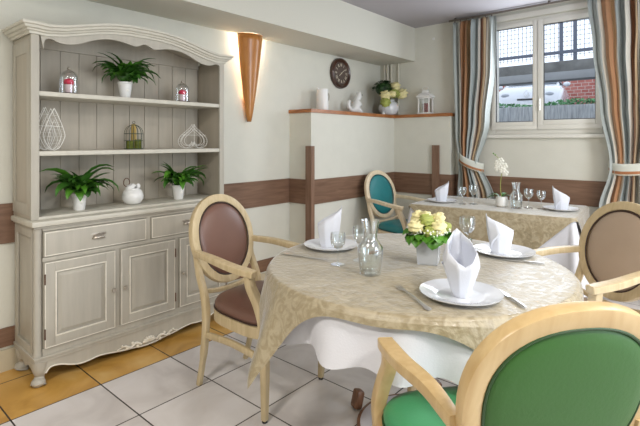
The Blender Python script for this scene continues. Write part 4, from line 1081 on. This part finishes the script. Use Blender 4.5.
MB().sweep(bez([(0,0,0),(-.01,0,.10),(.0,0,.20),(.01,0,.26),(-.02,-.01,.33),(-.06,-.02,.37)],5),.005,6).build('stem',M['rose_g'],oc)
for i,(x,y,z) in enumerate([(-.005,-.02,.285),(.03,-.02,.27),(-.03,-.02,.25),(.01,-.025,.235),(.035,-.02,.215),(.0,-.02,.31),(-.025,-.02,.29)]):
    q=MB()
    for k in range(5):
        a=2*PI*k/5+i; q.ball((x+.016*math.cos(a),y,z+.016*math.sin(a)),.014,8,(1,.3,1))
    q.ball((x,y-.006,z),.006,6); q.build('orchid_flower',M['filler'],oc)
for p in ((-.06,-.02,.372),(-.045,-.018,.36),(.02,-.01,.20)): MB().ball(p,.007,8).build('bud',M['leaf_l'],oc)

# ------------------------------------------------------------------ ceiling lamps (outside the frame) and daylight
def ceil_lamp(x,y,e,lab,size=.5):
    t=empty('ceiling_lamp',(x,y,ZC),0,lab,'ceiling lamp')
    MB().lathe([(.20,0),(.20,-.03),(.17,-.035)],(0,0,0),32).build('lamp_body',M['white'],t)
    MB().lathe([(.165,-.0355),(.16,-.045),(.05,-.052)],(0,0,0),32).build('diffuser',M['lampdisc'],t)
    ld=bpy.data.lights.new('lamp_light','AREA'); ld.shape='DISK'; ld.size=size; ld.energy=e; ld.color=(1,.96,.89)
    lo=bpy.data.objects.new('lamp_light',ld); col.objects.link(lo); lo.location=(x,y,ZC-.07)
ceil_lamp(2.2,-.6,42,'round white ceiling lamp nearest the wall behind the viewer'); ceil_lamp(4.0,.9,44,'round white ceiling lamp between the viewer and the right wall'); ceil_lamp(3.7,3.1,34,'round white ceiling lamp nearest the window wall')
ld=bpy.data.lights.new('daylight','AREA'); ld.shape='RECTANGLE'; ld.size=3.0; ld.size_y=1.35; ld.energy=78; ld.color=(.80,.89,1)
lo=bpy.data.objects.new('daylight',ld); col.objects.link(lo); lo.location=(XR-.01,1.8,1.62); lo.rotation_euler=(0,R(90),0)
# daylight in the visible window opening
ld=bpy.data.lights.new('window_daylight','AREA'); ld.shape='RECTANGLE'; ld.size=.85; ld.size_y=.95; ld.energy=16; ld.color=(.84,.91,1)
lo=bpy.data.objects.new('window_daylight',ld); col.objects.link(lo); lo.location=((wx0+wx1)/2,YW-.03,1.92); lo.rotation_euler=(R(-90),0,0)
# warm light of the wall lamp
ld=bpy.data.lights.new('wall_lamp_light','POINT'); ld.energy=9; ld.color=(1,.93,.76); ld.shadow_soft_size=.03
lo=bpy.data.objects.new('wall_lamp_light',ld); col.objects.link(lo); lo.location=(.05,2.55,2.17)
# sky
wd=bpy.data.worlds.new('sky'); sc.world=wd; wd.use_nodes=True; bg=wd.node_tree.nodes['Background']; bg.inputs[0].default_value=(.86,.92,1,1); bg.inputs[1].default_value=1.5

# ------------------------------------------------------------------ camera
cd=bpy.data.cameras.new('camera'); cam=bpy.data.objects.new('camera',cd); col.objects.link(cam)
cam.location=(3.04,0,1.3); cam.rotation_euler=(R(90),0,R(40.86))
cd.sensor_width=36; cd.lens=456/640*36; cd.shift_y=-(213-140.5)/640; cd.clip_start=.05
sc.camera=cam
sc.view_settings.view_transform='Standard'; sc.view_settings.look='None'; sc.view_settings.gamma=1; sc.view_settings.use_curve_mapping=False
sc.view_settings.exposure=0.24
